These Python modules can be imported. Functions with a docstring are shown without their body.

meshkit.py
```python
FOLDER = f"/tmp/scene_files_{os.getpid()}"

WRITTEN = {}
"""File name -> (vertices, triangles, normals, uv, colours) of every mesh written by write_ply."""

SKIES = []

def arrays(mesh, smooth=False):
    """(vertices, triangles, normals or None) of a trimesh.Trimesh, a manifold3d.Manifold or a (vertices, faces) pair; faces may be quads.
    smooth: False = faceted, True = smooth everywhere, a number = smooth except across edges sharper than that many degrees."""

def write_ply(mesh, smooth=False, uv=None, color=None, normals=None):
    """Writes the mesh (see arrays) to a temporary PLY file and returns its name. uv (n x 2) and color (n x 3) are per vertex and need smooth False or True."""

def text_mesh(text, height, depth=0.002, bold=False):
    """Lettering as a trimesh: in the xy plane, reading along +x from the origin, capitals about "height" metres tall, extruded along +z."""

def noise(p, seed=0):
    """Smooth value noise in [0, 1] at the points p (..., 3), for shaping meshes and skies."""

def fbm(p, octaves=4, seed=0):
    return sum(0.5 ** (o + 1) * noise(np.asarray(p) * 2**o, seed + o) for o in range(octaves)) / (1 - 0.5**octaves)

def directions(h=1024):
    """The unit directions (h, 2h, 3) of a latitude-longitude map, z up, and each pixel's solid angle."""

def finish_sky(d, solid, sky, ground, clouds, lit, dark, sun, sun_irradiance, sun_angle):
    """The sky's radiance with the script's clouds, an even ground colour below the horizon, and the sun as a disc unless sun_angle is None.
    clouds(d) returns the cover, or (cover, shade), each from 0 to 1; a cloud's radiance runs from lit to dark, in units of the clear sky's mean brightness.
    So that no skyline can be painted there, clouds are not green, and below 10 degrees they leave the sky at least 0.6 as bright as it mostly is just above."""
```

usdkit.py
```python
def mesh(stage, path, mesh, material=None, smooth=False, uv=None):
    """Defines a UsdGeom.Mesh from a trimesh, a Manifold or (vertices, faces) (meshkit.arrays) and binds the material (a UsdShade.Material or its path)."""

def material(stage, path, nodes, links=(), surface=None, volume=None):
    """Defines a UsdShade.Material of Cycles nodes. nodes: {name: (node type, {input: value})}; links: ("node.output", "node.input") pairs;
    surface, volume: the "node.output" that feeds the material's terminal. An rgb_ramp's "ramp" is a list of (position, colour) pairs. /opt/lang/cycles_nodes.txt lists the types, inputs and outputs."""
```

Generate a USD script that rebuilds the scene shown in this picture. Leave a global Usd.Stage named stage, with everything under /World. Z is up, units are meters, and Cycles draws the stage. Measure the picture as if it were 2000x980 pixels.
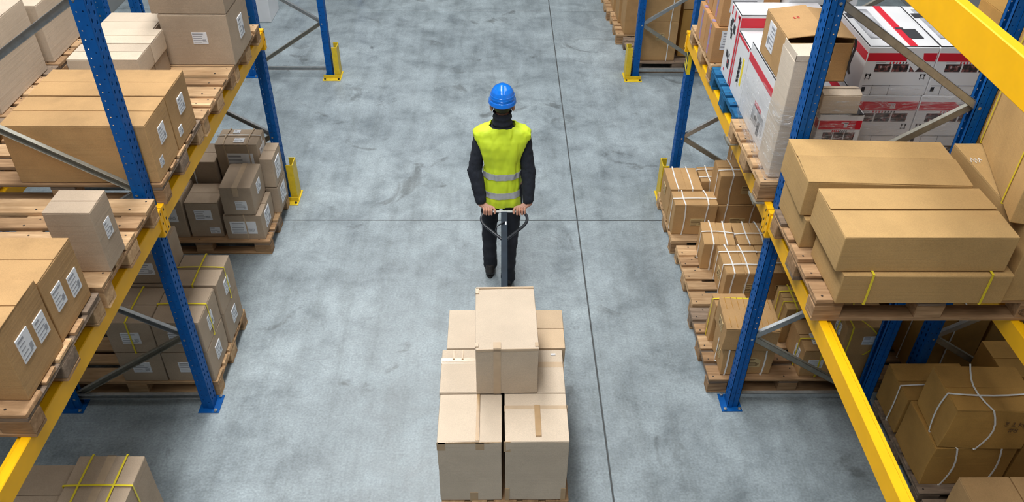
import math, random, re
import numpy as np, trimesh, manifold3d as m3, shapely.geometry as sg
import usdkit, meshkit
from pxr import Usd, UsdGeom, UsdLux, Gf, Sdf

stage = Usd.Stage.CreateInMemory()
UsdGeom.SetStageUpAxis(stage, UsdGeom.Tokens.z)
UsdGeom.SetStageMetersPerUnit(stage, 1.0)
stage.SetDefaultPrim(UsdGeom.Xform.Define(stage, '/World').GetPrim())
rng = random.Random(7)
nrng = np.random.default_rng(7)

# ---------------------------------------------------------------- camera, light, exposure
CAM_H, F_PX, PITCH, YAW, ROLL = 4.6, 1592.0, 37.9, 1.21, 0.759
EXPOSURE = -0.16
p_, a_, r_ = np.radians([PITCH, YAW, ROLL])
fw = np.array([math.sin(a_) * math.cos(p_), math.cos(a_) * math.cos(p_), -math.sin(p_)])
rt = np.cross(fw, [0, 0, 1]); rt /= np.linalg.norm(rt); up = np.cross(rt, fw)
rt, up = rt * math.cos(r_) + up * math.sin(r_), up * math.cos(r_) - rt * math.sin(r_)
cam = UsdGeom.Camera.Define(stage, '/World/camera')
cam.AddTransformOp().Set(Gf.Matrix4d(*rt, 0, *up, 0, *(-fw), 0, 0, 0, CAM_H, 1))
cam.CreateHorizontalApertureAttr(36.0); cam.CreateVerticalApertureAttr(36.0 * 980 / 2000)
cam.CreateFocalLengthAttr(36.0 * F_PX / 2000)
cam.CreateClippingRangeAttr(Gf.Vec2f(0.05, 200))
cam.CreateExposureAttr(EXPOSURE)

def skylight(name, x, y, z, w, l, power, color):
    q = UsdLux.RectLight.Define(stage, '/World/' + name)
    q.AddTranslateOp().Set(Gf.Vec3d(x, y, z))
    q.CreateWidthAttr(w); q.CreateHeightAttr(l)
    q.CreateIntensityAttr(power); q.CreateColorAttr(Gf.Vec3f(*color))
    return q
# three long roof lights under the ceiling, the one over the left half of the aisle the strongest
skylight('roof_light', -1.6, 8.2, 8.9, 2.0, 13.0, 16.5, (1.0, 0.99, 0.97))
skylight('roof_light_001', 3.9, 8.0, 8.9, 1.2, 15.0, 4.5, (1.0, 0.99, 0.97))
skylight('roof_light_002', -1.0, -0.6, 8.9, 2.0, 5.0, 15.0, (1.0, 0.99, 0.97))

# ---------------------------------------------------------------- materials
def mat(name, nodes, links, surface, volume=None):
    return usdkit.material(stage, '/World/Looks/' + name, nodes, links, surface=surface)

def plain(name, col, rough=0.5, metal=0.0, var=0.0, scale=6.0, bump=0.0, bscale=60.0, coat=0.0, spec=0.5):
    n = {'p': ('principled_bsdf', {'base_color': col, 'roughness': rough, 'metallic': metal, 'coat_weight': coat, 'coat_roughness': 0.15, 'specular_ior_level': spec})}
    l = []
    if var or bump:
        n['tc'] = ('texture_coordinate', {})
    if var:
        n['n'] = ('noise_texture', {'scale': scale, 'detail': 5.0, 'roughness': 0.6})
        c = np.array(col)
        n['r'] = ('rgb_ramp', {'ramp': [(0.25, tuple(c * (1 - var))), (0.5, tuple(c)), (0.75, tuple(np.clip(c * (1 + var), 0, 1)))]})
        l += [('tc.object', 'n.vector'), ('n.fac', 'r.fac'), ('r.color', 'p.base_color')]
    if bump:
        n['b'] = ('noise_texture', {'scale': bscale, 'detail': 3.0})
        n['bp'] = ('bump', {'strength': bump, 'distance': 0.002})
        l += [('tc.object', 'b.vector'), ('b.fac', 'bp.height'), ('bp.normal', 'p.normal')]
    return mat(name, n, l, 'p.BSDF')

def cardboard(name, col, stain=0.25, rough=0.75):
    c = np.array(col)
    n = {'tc': ('texture_coordinate', {}), 'oi': ('object_info', {}),
         'm': ('mapping', {'scale': (1.0, 1.0, 1.0)}),
         'n1': ('noise_texture', {'scale': 3.2, 'detail': 6.0, 'roughness': 0.62}),
         'n2': ('noise_texture', {'scale': 210.0, 'detail': 2.0}),
         'mf': ('mapping', {'scale': (2.0, 2.0, 60.0)}),
         'n3': ('noise_texture', {'scale': 1.6, 'detail': 3.0}),
         'r1': ('rgb_ramp', {'ramp': [(0.22, tuple(c * (1 - stain))), (0.48, tuple(c)), (0.75, tuple(np.clip(c * 1.13, 0, 1)))]}),
         'r2': ('rgb_ramp', {'ramp': [(0.2, (0.86, 0.86, 0.86)), (0.8, (1.1, 1.1, 1.1))]}),
         'mr': ('map_range', {'from_min': 0.0, 'from_max': 1.0, 'to_min': 0.9, 'to_max': 1.08}),
         'x1': ('mix_color', {'blend_type': 'multiply', 'fac': 1.0, 'use_clamp': False}),
         'hs': ('hsv', {}),
         'wv': ('noise_texture', {'scale': 1.0, 'detail': 2.0}),
         'bp': ('bump', {'strength': 0.35, 'distance': 0.003}),
         'p': ('principled_bsdf', {'roughness': rough, 'specular_ior_level': 0.3})}
    l = [('tc.object', 'n1.vector'), ('tc.object', 'n2.vector'), ('tc.object', 'mf.vector'), ('mf.vector', 'wv.vector'),
         ('n1.fac', 'r1.fac'), ('n2.fac', 'r2.fac'), ('r1.color', 'x1.a'), ('r2.color', 'x1.b'),
         ('oi.random', 'mr.value'), ('mr.result', 'hs.value'), ('x1.result', 'hs.color'), ('hs.color', 'p.base_color'),
         ('wv.fac', 'bp.height'), ('bp.normal', 'p.normal')]
    return mat(name, n, l, 'p.BSDF')

def wood(name, dark, light, scale=1.0):
    n = {'tc': ('texture_coordinate', {}), 'oi': ('object_info', {}),
         'm': ('mapping', {'scale': (1.6, 14.0, 14.0)}),
         'n': ('noise_texture', {'scale': 2.4, 'detail': 7.0, 'roughness': 0.62, 'distortion': 0.6}),
         'n2': ('noise_texture', {'scale': 3.0, 'detail': 4.0}),
         'r': ('rgb_ramp', {'ramp': [(0.28, dark), (0.52, tuple((np.array(dark) + np.array(light)) / 2)), (0.7, light)]}),
         'r2': ('rgb_ramp', {'ramp': [(0.3, (0.78, 0.76, 0.74)), (0.7, (1.12, 1.1, 1.08))]}),
         'x': ('mix_color', {'blend_type': 'multiply', 'fac': 1.0, 'use_clamp': False}),
         'mr': ('map_range', {'from_min': 0.0, 'from_max': 1.0, 'to_min': 0.8, 'to_max': 1.15}),
         'hs': ('hsv', {}),
         'bp': ('bump', {'strength': 0.4, 'distance': 0.002}),
         'p': ('principled_bsdf', {'roughness': 0.8, 'specular_ior_level': 0.25})}
    l = [('tc.object', 'm.vector'), ('m.vector', 'n.vector'), ('tc.object', 'n2.vector'), ('n.fac', 'r.fac'), ('n2.fac', 'r2.fac'),
         ('r.color', 'x.a'), ('r2.color', 'x.b'), ('x.result', 'hs.color'), ('oi.random', 'mr.value'), ('mr.result', 'hs.value'),
         ('hs.color', 'p.base_color'), ('n.fac', 'bp.height'), ('bp.normal', 'p.normal')]
    return mat(name, n, l, 'p.BSDF')

M = {}
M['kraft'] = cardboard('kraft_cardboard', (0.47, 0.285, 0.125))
M['kraft_tan'] = cardboard('tan_cardboard', (0.55, 0.41, 0.27), 0.1)
M['kraft_gold'] = cardboard('golden_kraft_cardboard', (0.50, 0.318, 0.132), 0.14)
M['kraft_pale'] = cardboard('pale_kraft_cardboard', (0.58, 0.48, 0.37), 0.1)
M['kraft_orange'] = cardboard('orange_kraft_cardboard', (0.50, 0.27, 0.115), 0.12)
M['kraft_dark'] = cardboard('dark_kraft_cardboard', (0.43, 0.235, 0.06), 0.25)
M['kraft_grey'] = cardboard('greyish_kraft_cardboard', (0.40, 0.31, 0.225), 0.16)
M['beige'] = cardboard('beige_cardboard', (0.62, 0.53, 0.43), 0.1)
M['white_card'] = plain('white_printed_cardboard', (0.72, 0.73, 0.75), 0.42, var=0.05, scale=4)
M['inside'] = plain('box_inside', (0.10, 0.06, 0.03), 0.9)
M['tape'] = plain('brown_tape', (0.42, 0.28, 0.15), 0.22, var=0.1, scale=12)
M['tape_clear'] = plain('clear_tape', (0.50, 0.38, 0.26), 0.16, var=0.08, scale=14)
M['strap_white'] = plain('white_strapping', (0.80, 0.80, 0.78), 0.4)
M['strap_yellow'] = plain('yellow_strapping', (0.75, 0.62, 0.03), 0.4)
M['paper'] = plain('label_paper', (0.74, 0.76, 0.80), 0.6)
M['paper_tan'] = plain('tan_label_paper', (0.52, 0.39, 0.19), 0.6)
M['ink'] = plain('black_print', (0.03, 0.03, 0.035), 0.6)
M['ink_grey'] = plain('grey_print', (0.30, 0.31, 0.34), 0.6)
M['ink_brown'] = plain('brown_print', (0.13, 0.07, 0.03), 0.7)
M['red'] = plain('red_print', (0.62, 0.012, 0.03), 0.4)
M['yellow_print'] = plain('yellow_print', (0.85, 0.68, 0.02), 0.5)
M['purple_tape'] = None
M['blue_steel'] = plain('blue_painted_steel', (0.0, 0.085, 0.33), 0.55, var=0.18, scale=9, spec=0.25)
M['yellow_steel'] = plain('yellow_painted_steel', (0.90, 0.47, 0.001), 0.5, var=0.06, scale=7, spec=0.3)
M['guard_yellow'] = plain('yellow_guard_paint', (0.66, 0.47, 0.02), 0.45, var=0.15, scale=20)
M['galv'] = plain('galvanised_steel', (0.40, 0.42, 0.43), 0.42, 0.75, var=0.2, scale=25)
M['galv_dull'] = plain('dull_galvanised_steel', (0.27, 0.26, 0.22), 0.55, 0.5, var=0.2, scale=25)
M['bolt'] = plain('zinc_bolt', (0.6, 0.6, 0.58), 0.3, 0.9)
M['hole'] = plain('dark_recess', (0.01, 0.01, 0.012), 0.8)
M['wood_light'] = wood('light_pallet_wood', (0.36, 0.22, 0.11), (0.62, 0.43, 0.25))
M['wood_mid'] = wood('brown_pallet_wood', (0.24, 0.14, 0.07), (0.47, 0.30, 0.165))
M['wood_grey'] = wood('weathered_pallet_wood', (0.13, 0.095, 0.07), (0.32, 0.24, 0.175))
M['wood_blue'] = wood('blue_painted_pallet_wood', (0.008, 0.075, 0.20), (0.02, 0.17, 0.36))
M['nail'] = plain('dark_nail_head', (0.03, 0.022, 0.018), 0.6)
M['vest'] = plain('yellow_vest_cloth', (0.62, 0.80, 0.03), 0.6, var=0.05, scale=10)
M['reflective'] = plain('silver_reflective_tape', (0.50, 0.53, 0.56), 0.35, 0.2, var=0.08, scale=60)
M['knit'] = plain('navy_fleece', (0.012, 0.016, 0.026), 0.95, var=0.25, scale=60, bump=0.5, bscale=220)
M['trouser'] = plain('dark_navy_trouser_cloth', (0.009, 0.012, 0.020), 0.85, var=0.25, scale=20, bump=0.3, bscale=300)
M['skin'] = plain('skin', (0.52, 0.27, 0.19), 0.5, var=0.06, scale=30)
M['hair'] = plain('dark_hair', (0.014, 0.011, 0.009), 0.6, bump=0.6, bscale=260)
M['helmet'] = plain('blue_helmet_plastic', (0.004, 0.17, 0.72), 0.16, coat=0.6)
M['leather'] = plain('dark_shoe_leather', (0.02, 0.018, 0.018), 0.55)
M['sole'] = plain('black_rubber', (0.012, 0.012, 0.012), 0.8)
M['jack'] = plain('dark_blue_jack_paint', (0.012, 0.024, 0.040), 0.6, var=0.2, scale=12, spec=0.25)
M['jack_handle'] = plain('black_handle_coating', (0.010, 0.014, 0.022), 0.35)
M['steel_bar'] = plain('worn_steel', (0.32, 0.34, 0.34), 0.35, 0.8)
M['wall'] = plain('warehouse_wall_paint', (0.20, 0.21, 0.21), 0.8)
M['roof'] = plain('roof_sheet', (0.28, 0.29, 0.30), 0.8)

def picture_mat(name, scale, stops):
    return mat(name, {'tc': ('texture_coordinate', {}), 'n': ('voronoi_texture', {'scale': scale}), 'n2': ('noise_texture', {'scale': scale * 0.7, 'detail': 4.0}),
                      'r': ('rgb_ramp', {'ramp': stops}), 'p': ('principled_bsdf', {'roughness': 0.4})},
               [('tc.object', 'n2.vector'), ('n2.fac', 'r.fac'), ('r.color', 'p.base_color')], 'p.BSDF')
M['photo_print'] = picture_mat('small_photo_print', 70.0, [(0.3, (0.012, 0.012, 0.015)), (0.5, (0.05, 0.035, 0.035)), (0.62, (0.25, 0.08, 0.07)), (0.72, (0.45, 0.45, 0.47))])
M['grey_photo'] = picture_mat('grey_photo_print', 9.0, [(0.3, (0.10, 0.10, 0.11)), (0.5, (0.38, 0.39, 0.42)), (0.7, (0.66, 0.67, 0.70))])
M['purple_tape'] = picture_mat('printed_purple_tape', 60.0, [(0.35, (0.20, 0.22, 0.38)), (0.5, (0.32, 0.26, 0.40)), (0.65, (0.55, 0.10, 0.22))])

def film_mat():
    n = {'tc': ('texture_coordinate', {}), 'm': ('mapping', {'scale': (2.2, 2.2, 12.0), 'rotation': (0.35, 0.42, 0.2)}),
         'n': ('noise_texture', {'scale': 2.4, 'detail': 6.0, 'roughness': 0.66, 'distortion': 1.6}),
         'm2': ('mapping', {'scale': (1.1, 1.1, 8.0), 'rotation': (0.5, 0.42, 0.1)}),
         'w': ('noise_texture', {'scale': 3.0, 'detail': 3.0, 'distortion': 1.2}),
         'r': ('rgb_ramp', {'ramp': [(0.35, (0.06, 0.06, 0.06)), (0.55, (0.16, 0.16, 0.16)), (0.72, (0.42, 0.42, 0.42))]}),
         'r2': ('rgb_ramp', {'ramp': [(0.0, (0, 0, 0)), (0.555, (0, 0, 0)), (0.58, (0.6, 0.6, 0.6)), (0.60, (0.05, 0.05, 0.05)), (0.66, (0.0, 0.0, 0.0)), (0.68, (0.6, 0.6, 0.6)), (0.70, (0.0, 0.0, 0.0)), (1.0, (0, 0, 0))]}),
         'a': ('mix_color', {'blend_type': 'add', 'fac': 1.0, 'use_clamp_result': True}),
         'bp': ('bump', {'strength': 1.0, 'distance': 0.02}),
         't': ('transparent_bsdf', {'color': (0.97, 0.97, 0.97)}),
         'g': ('principled_bsdf', {'base_color': (0.80, 0.81, 0.83), 'roughness': 0.10, 'specular_ior_level': 0.9}),
         'x': ('mix_closure', {})}
    l = [('tc.object', 'm.vector'), ('m.vector', 'n.vector'), ('tc.object', 'm2.vector'), ('m2.vector', 'w.vector'), ('n.fac', 'r.fac'), ('w.fac', 'r2.fac'),
         ('r.color', 'a.a'), ('r2.color', 'a.b'), ('n.fac', 'bp.height'), ('bp.normal', 'g.normal'),
         ('a.result', 'x.fac'), ('t.BSDF', 'x.closure1'), ('g.BSDF', 'x.closure2')]
    return mat('stretch_film', n, l, 'x.closure')
M['film'] = film_mat()

def concrete():
    n = {'g': ('geometry', {}),
         'ms': ('mapping', {'scale': (5.0, 0.55, 1.0)}),
         'big': ('noise_texture', {'scale': 0.55, 'detail': 6.0, 'roughness': 0.6}),
         'mid': ('noise_texture', {'scale': 2.6, 'detail': 8.0, 'roughness': 0.74, 'distortion': 0.3}),
         'str': ('noise_texture', {'scale': 1.5, 'detail': 6.0, 'roughness': 0.65}),
         'fine': ('noise_texture', {'scale': 65.0, 'detail': 3.0}),
         'spot': ('noise_texture', {'scale': 1.35, 'detail': 5.0, 'roughness': 0.6, 'distortion': 1.5}),
         'rb': ('rgb_ramp', {'ramp': [(0.25, (0.185, 0.225, 0.248)), (0.5, (0.257, 0.306, 0.334)), (0.75, (0.34, 0.40, 0.43))]}),
         'rm': ('rgb_ramp', {'ramp': [(0.28, (0.58, 0.59, 0.60)), (0.5, (0.97, 0.97, 0.97)), (0.72, (1.28, 1.28, 1.28))]}),
         'rs': ('rgb_ramp', {'ramp': [(0.25, (0.78, 0.78, 0.77)), (0.5, (1.0, 1.0, 1.0)), (0.75, (1.12, 1.12, 1.12))]}),
         'rf': ('rgb_ramp', {'ramp': [(0.25, (0.78, 0.78, 0.78)), (0.75, (1.2, 1.2, 1.2))]}),
         'rp': ('rgb_ramp', {'ramp': [(0.0, (1, 1, 1)), (0.61, (1, 1, 1)), (0.67, (0.66, 0.65, 0.64)), (0.76, (0.5, 0.49, 0.47))]}),
         'x1': ('mix_color', {'blend_type': 'multiply', 'fac': 1.0, 'use_clamp': False}),
         'x2': ('mix_color', {'blend_type': 'multiply', 'fac': 1.0, 'use_clamp': False}),
         'x3': ('mix_color', {'blend_type': 'multiply', 'fac': 1.0, 'use_clamp': False}),
         'x4': ('mix_color', {'blend_type': 'multiply', 'fac': 1.0, 'use_clamp': False}),
         'mr': ('map_range', {'from_min': 0.3, 'from_max': 0.7, 'to_min': 0.34, 'to_max': 0.52}),
         'bp': ('bump', {'strength': 0.12, 'distance': 0.002}),
         'p': ('principled_bsdf', {'specular_ior_level': 0.5})}
    l = [('g.position', 'big.vector'), ('g.position', 'mid.vector'), ('g.position', 'ms.vector'), ('ms.vector', 'str.vector'),
         ('g.position', 'fine.vector'), ('g.position', 'spot.vector'),
         ('big.fac', 'rb.fac'), ('mid.fac', 'rm.fac'), ('str.fac', 'rs.fac'), ('fine.fac', 'rf.fac'), ('spot.fac', 'rp.fac'),
         ('rb.color', 'x1.a'), ('rm.color', 'x1.b'), ('x1.result', 'x2.a'), ('rs.color', 'x2.b'), ('x2.result', 'x3.a'), ('rf.color', 'x3.b'),
         ('x3.result', 'x4.a'), ('rp.color', 'x4.b'), ('x4.result', 'p.base_color'), ('mid.fac', 'mr.value'), ('mr.result', 'p.roughness'),
         ('fine.fac', 'bp.height'), ('bp.normal', 'p.normal')]
    return mat('polished_concrete', n, l, 'p.BSDF')
M['concrete'] = concrete()
M['joint'] = plain('dark_joint_sealant', (0.055, 0.06, 0.062), 0.8)

# ---------------------------------------------------------------- helpers
taken = {}
def numbered(parent, name):
    k = (parent, name)
    taken[k] = taken.get(k, -1) + 1
    return name if taken[k] == 0 else f'{name}_{taken[k]:03d}'

def setdata(prim, label=None, cat=None, group=None, kind=None):
    for k, v in (('label', label), ('category', cat), ('group', group), ('kind', kind)):
        if v:
            prim.SetCustomDataByKey(k, v)
    return prim

def thing(name, label, cat, loc=(0, 0, 0), rz=0.0, group=None, kind=None):
    path = '/World/' + numbered('/World', name)
    x = UsdGeom.Xform.Define(stage, path)
    x.AddTranslateOp().Set(Gf.Vec3d(*map(float, loc))); x.AddRotateZOp().Set(float(rz))
    setdata(x.GetPrim(), label, cat, group, kind)
    return path

def copy(src, label, loc, rz=0.0, group=None, name=None):
    base = name or re.sub(r'_\d{3}$', '', src.split('/')[-1])
    cd = stage.GetPrimAtPath(src).GetCustomData()
    path = thing(base, label, cd['category'], loc, rz, group or cd.get('group'))
    p = stage.GetPrimAtPath(path)
    p.GetReferences().AddInternalReference(Sdf.Path(src)); p.SetInstanceable(True)
    return path

def part(parent, name, mesh, material, label=None, smooth=False, kind=None):
    path = parent + '/' + numbered(parent, name)
    g = usdkit.mesh(stage, path, mesh, material, smooth=smooth)
    setdata(g.GetPrim(), label, None, None, kind)
    return path

cat_ = trimesh.util.concatenate
def box(x0, x1, y0, y1, z0, z1):
    m = trimesh.creation.box((abs(x1 - x0), abs(y1 - y0), abs(z1 - z0)))
    m.apply_translation(((x0 + x1) / 2, (y0 + y1) / 2, (z0 + z1) / 2))
    return m

def cbox(x0, x1, y0, y1, z0, z1, c=0.003):
    """a box with chamfered edges"""
    h = np.array([abs(x1 - x0), abs(y1 - y0), abs(z1 - z0)]) / 2
    c = min(c, h.min() * 0.6)
    pts = []
    for s in np.ndindex(2, 2, 2):
        sg_ = np.array(s) * 2 - 1
        for k in range(3):
            q = h - c; q[k] = h[k]
            pts.append(q * sg_)
    m = trimesh.convex.convex_hull(np.array(pts))
    m.apply_translation(((x0 + x1) / 2, (y0 + y1) / 2, (z0 + z1) / 2))
    return m

_rb = {}
def rounded_box(dx, dy, dz, r=0.006, seed=0, amp=0.003, n=4):
    """closed box surface with rounded edges and slightly bulging, dented faces; z from 0"""
    h = np.array([dx, dy, dz]) / 2
    r = min(r, h.min() * 0.5)
    ax = [np.unique(np.concatenate([[-k, -k + r * 0.35, -k + r], np.linspace(-k + r, k - r, n + 1), [k - r, k - r * 0.35, k]])) for k in h]
    V, Fc, off = [], [], 0
    for d in range(3):
        u, v = (d + 1) % 3, (d + 2) % 3
        for s in (-1, 1):
            U, W = np.meshgrid(ax[u], ax[v], indexing='ij')
            P = np.zeros(U.shape + (3,)); P[..., d] = s * h[d]; P[..., u] = U; P[..., v] = W
            a, b = U.shape
            i, j = np.meshgrid(np.arange(a - 1), np.arange(b - 1), indexing='ij')
            q = np.stack([i * b + j, (i + 1) * b + j, (i + 1) * b + j + 1, i * b + j + 1], -1).reshape(-1, 4)
            if s < 0:
                q = q[:, ::-1]
            V.append(P.reshape(-1, 3)); Fc.append(q + off); off += a * b
    V, Fc = np.vstack(V), np.vstack(Fc)
    q = np.clip(V, -(h - r), h - r); d = V - q
    V = q + d / np.maximum(np.linalg.norm(d, axis=1, keepdims=True), 1e-9) * r
    m = trimesh.Trimesh(V, np.vstack([Fc[:, [0, 1, 2]], Fc[:, [0, 2, 3]]]), process=True)
    if amp:
        P = m.vertices
        f = np.stack([meshkit.noise(P * 5.0 + 17.3 * seed + 40 * k, k) - 0.5 for k in range(3)], -1)
        keep = np.clip((P[:, 2] + h[2]) / 0.03, 0, 1)[:, None] * np.array([[1, 1, 1]]) + (1 - np.clip((P[:, 2] + h[2]) / 0.03, 0, 1))[:, None] * np.array([[1, 1, 0]])
        m.vertices = P + f * keep * amp * 2
    m.apply_translation((0, 0, h[2]))
    return m

def tube(pts, r, sides=8, closed=False, cap=True):
    p = np.asarray(pts, float)
    t = (np.roll(p, -1, 0) - np.roll(p, 1, 0)) if closed else np.gradient(p, axis=0)
    t /= np.linalg.norm(t, axis=1, keepdims=True) + 1e-12
    ref = np.array([0, 0, 1.0]) if abs(t[0][2]) < 0.9 else np.array([1.0, 0, 0])
    a = np.zeros_like(p)
    a[0] = np.cross(t[0], ref); a[0] /= np.linalg.norm(a[0])
    for i in range(1, len(p)):
        q = a[i - 1] - t[i] * (a[i - 1] @ t[i]); a[i] = q / (np.linalg.norm(q) + 1e-12)
    b = np.cross(t, a)
    ang = np.arange(sides) * 2 * np.pi / sides
    rr = np.broadcast_to(r, (len(p),))[:, None, None]
    v = (p[:, None] + rr * (np.cos(ang)[None, :, None] * a[:, None] + np.sin(ang)[None, :, None] * b[:, None])).reshape(-1, 3)
    n = len(p); rows = n if closed else n - 1
    i, j = np.meshgrid(np.arange(rows), np.arange(sides), indexing='ij')
    i2 = (i + 1) % n
    q = np.stack([i * sides + j, i * sides + (j + 1) % sides, i2 * sides + (j + 1) % sides, i2 * sides + j], -1).reshape(-1, 4)
    f = np.vstack([q[:, [0, 1, 2]], q[:, [0, 2, 3]]])
    if not closed and cap:
        v = np.vstack([v, p[0], p[-1]]); c0, c1 = n * sides, n * sides + 1
        k = np.arange(sides)
        f = np.vstack([f, np.stack([np.full(sides, c0), (k + 1) % sides, k], -1), np.stack([np.full(sides, c1), (n - 1) * sides + k, (n - 1) * sides + (k + 1) % sides], -1)])
    m = trimesh.Trimesh(v, f, process=False)
    return m

def strip_loop(pts, w, t, axis):
    """flat band (width w along axis, thickness t) following a closed polyline"""
    p = np.asarray(pts, float); n = len(p)
    ax = np.zeros(3); ax[axis] = 1
    d = np.roll(p, -1, 0) - np.roll(p, 1, 0)
    d /= np.linalg.norm(d, axis=1, keepdims=True) + 1e-12
    out = np.cross(d, ax)
    c = p.mean(0)
    s = np.sign(((p - c) * out).sum()); out *= s
    v = np.stack([p - ax * w / 2, p + ax * w / 2, p + ax * w / 2 + out * t, p - ax * w / 2 + out * t], 1).reshape(-1, 3)
    i, j = np.meshgrid(np.arange(n), np.arange(4), indexing='ij'); i2 = (i + 1) % n
    q = np.stack([i * 4 + j, i * 4 + (j + 1) % 4, i2 * 4 + (j + 1) % 4, i2 * 4 + j], -1).reshape(-1, 4)
    m = trimesh.Trimesh(v, np.vstack([q[:, [0, 1, 2]], q[:, [0, 2, 3]]]), process=False)
    m.fix_normals()
    return m

def on_face(face, dx, dy, dz, u, v, w, h, t=0.0012, lift=0.0):
    """thin plate on a carton face; (u,v) centre in face coordinates 0..1, w,h in metres"""
    e = lift
    if face == 'front':
        x, z = (u - .5) * dx, v * dz
        return box(x - w / 2, x + w / 2, -dy / 2 - t - e, -dy / 2 + .002, z - h / 2, z + h / 2)
    if face == 'back':
        x, z = (u - .5) * dx, v * dz
        return box(x - w / 2, x + w / 2, dy / 2 - .002, dy / 2 + t + e, z - h / 2, z + h / 2)
    if face == 'left':
        y, z = (u - .5) * dy, v * dz
        return box(-dx / 2 - t - e, -dx / 2 + .002, y - w / 2, y + w / 2, z - h / 2, z + h / 2)
    if face == 'right':
        y, z = (u - .5) * dy, v * dz
        return box(dx / 2 - .002, dx / 2 + t + e, y - w / 2, y + w / 2, z - h / 2, z + h / 2)
    x, y = (u - .5) * dx, (v - .5) * dy
    return box(x - w / 2, x + w / 2, y - h / 2, y + h / 2, dz - .002, dz + t + e + 0.004)

def add_label(root, d, face, u, v, w, h, paper='paper', ink='ink_grey', seed=0, lines=5, name='label', bold=None):
    lp = part(root, name, on_face(face, *d, u, v, w, h, 0.004), M[paper])
    r = random.Random(seed * 31 + 5)
    fu = {'front': d[0], 'back': d[0], 'left': d[1], 'right': d[1], 'top': d[0]}[face]
    fv = {'top': d[1]}.get(face, d[2])
    ms = []
    for k in range(lines):
        lw = w * r.uniform(.35, .85)
        cu = u + (-(w - lw) / 2 * 0.85 + r.uniform(0, w * .04)) / fu
        cv = v + (h * (.36 - .72 * k / max(lines - 1, 1))) / fv
        ms.append(on_face(face, *d, cu, cv, lw, h * (.05 if k else .09), 0.0046))
    if h > 0.05:
        for k in range(7):
            ms.append(on_face(face, *d, u + (w * (.18 + .035 * k)) / fu, v - h * .2 / fv, w * .016, h * .26, 0.0047))
    # printing as a sub-part of the label
    path = lp + '/' + numbered(lp, 'print')
    g = usdkit.mesh(stage, path, cat_(ms), M[ink])
    return lp

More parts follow.
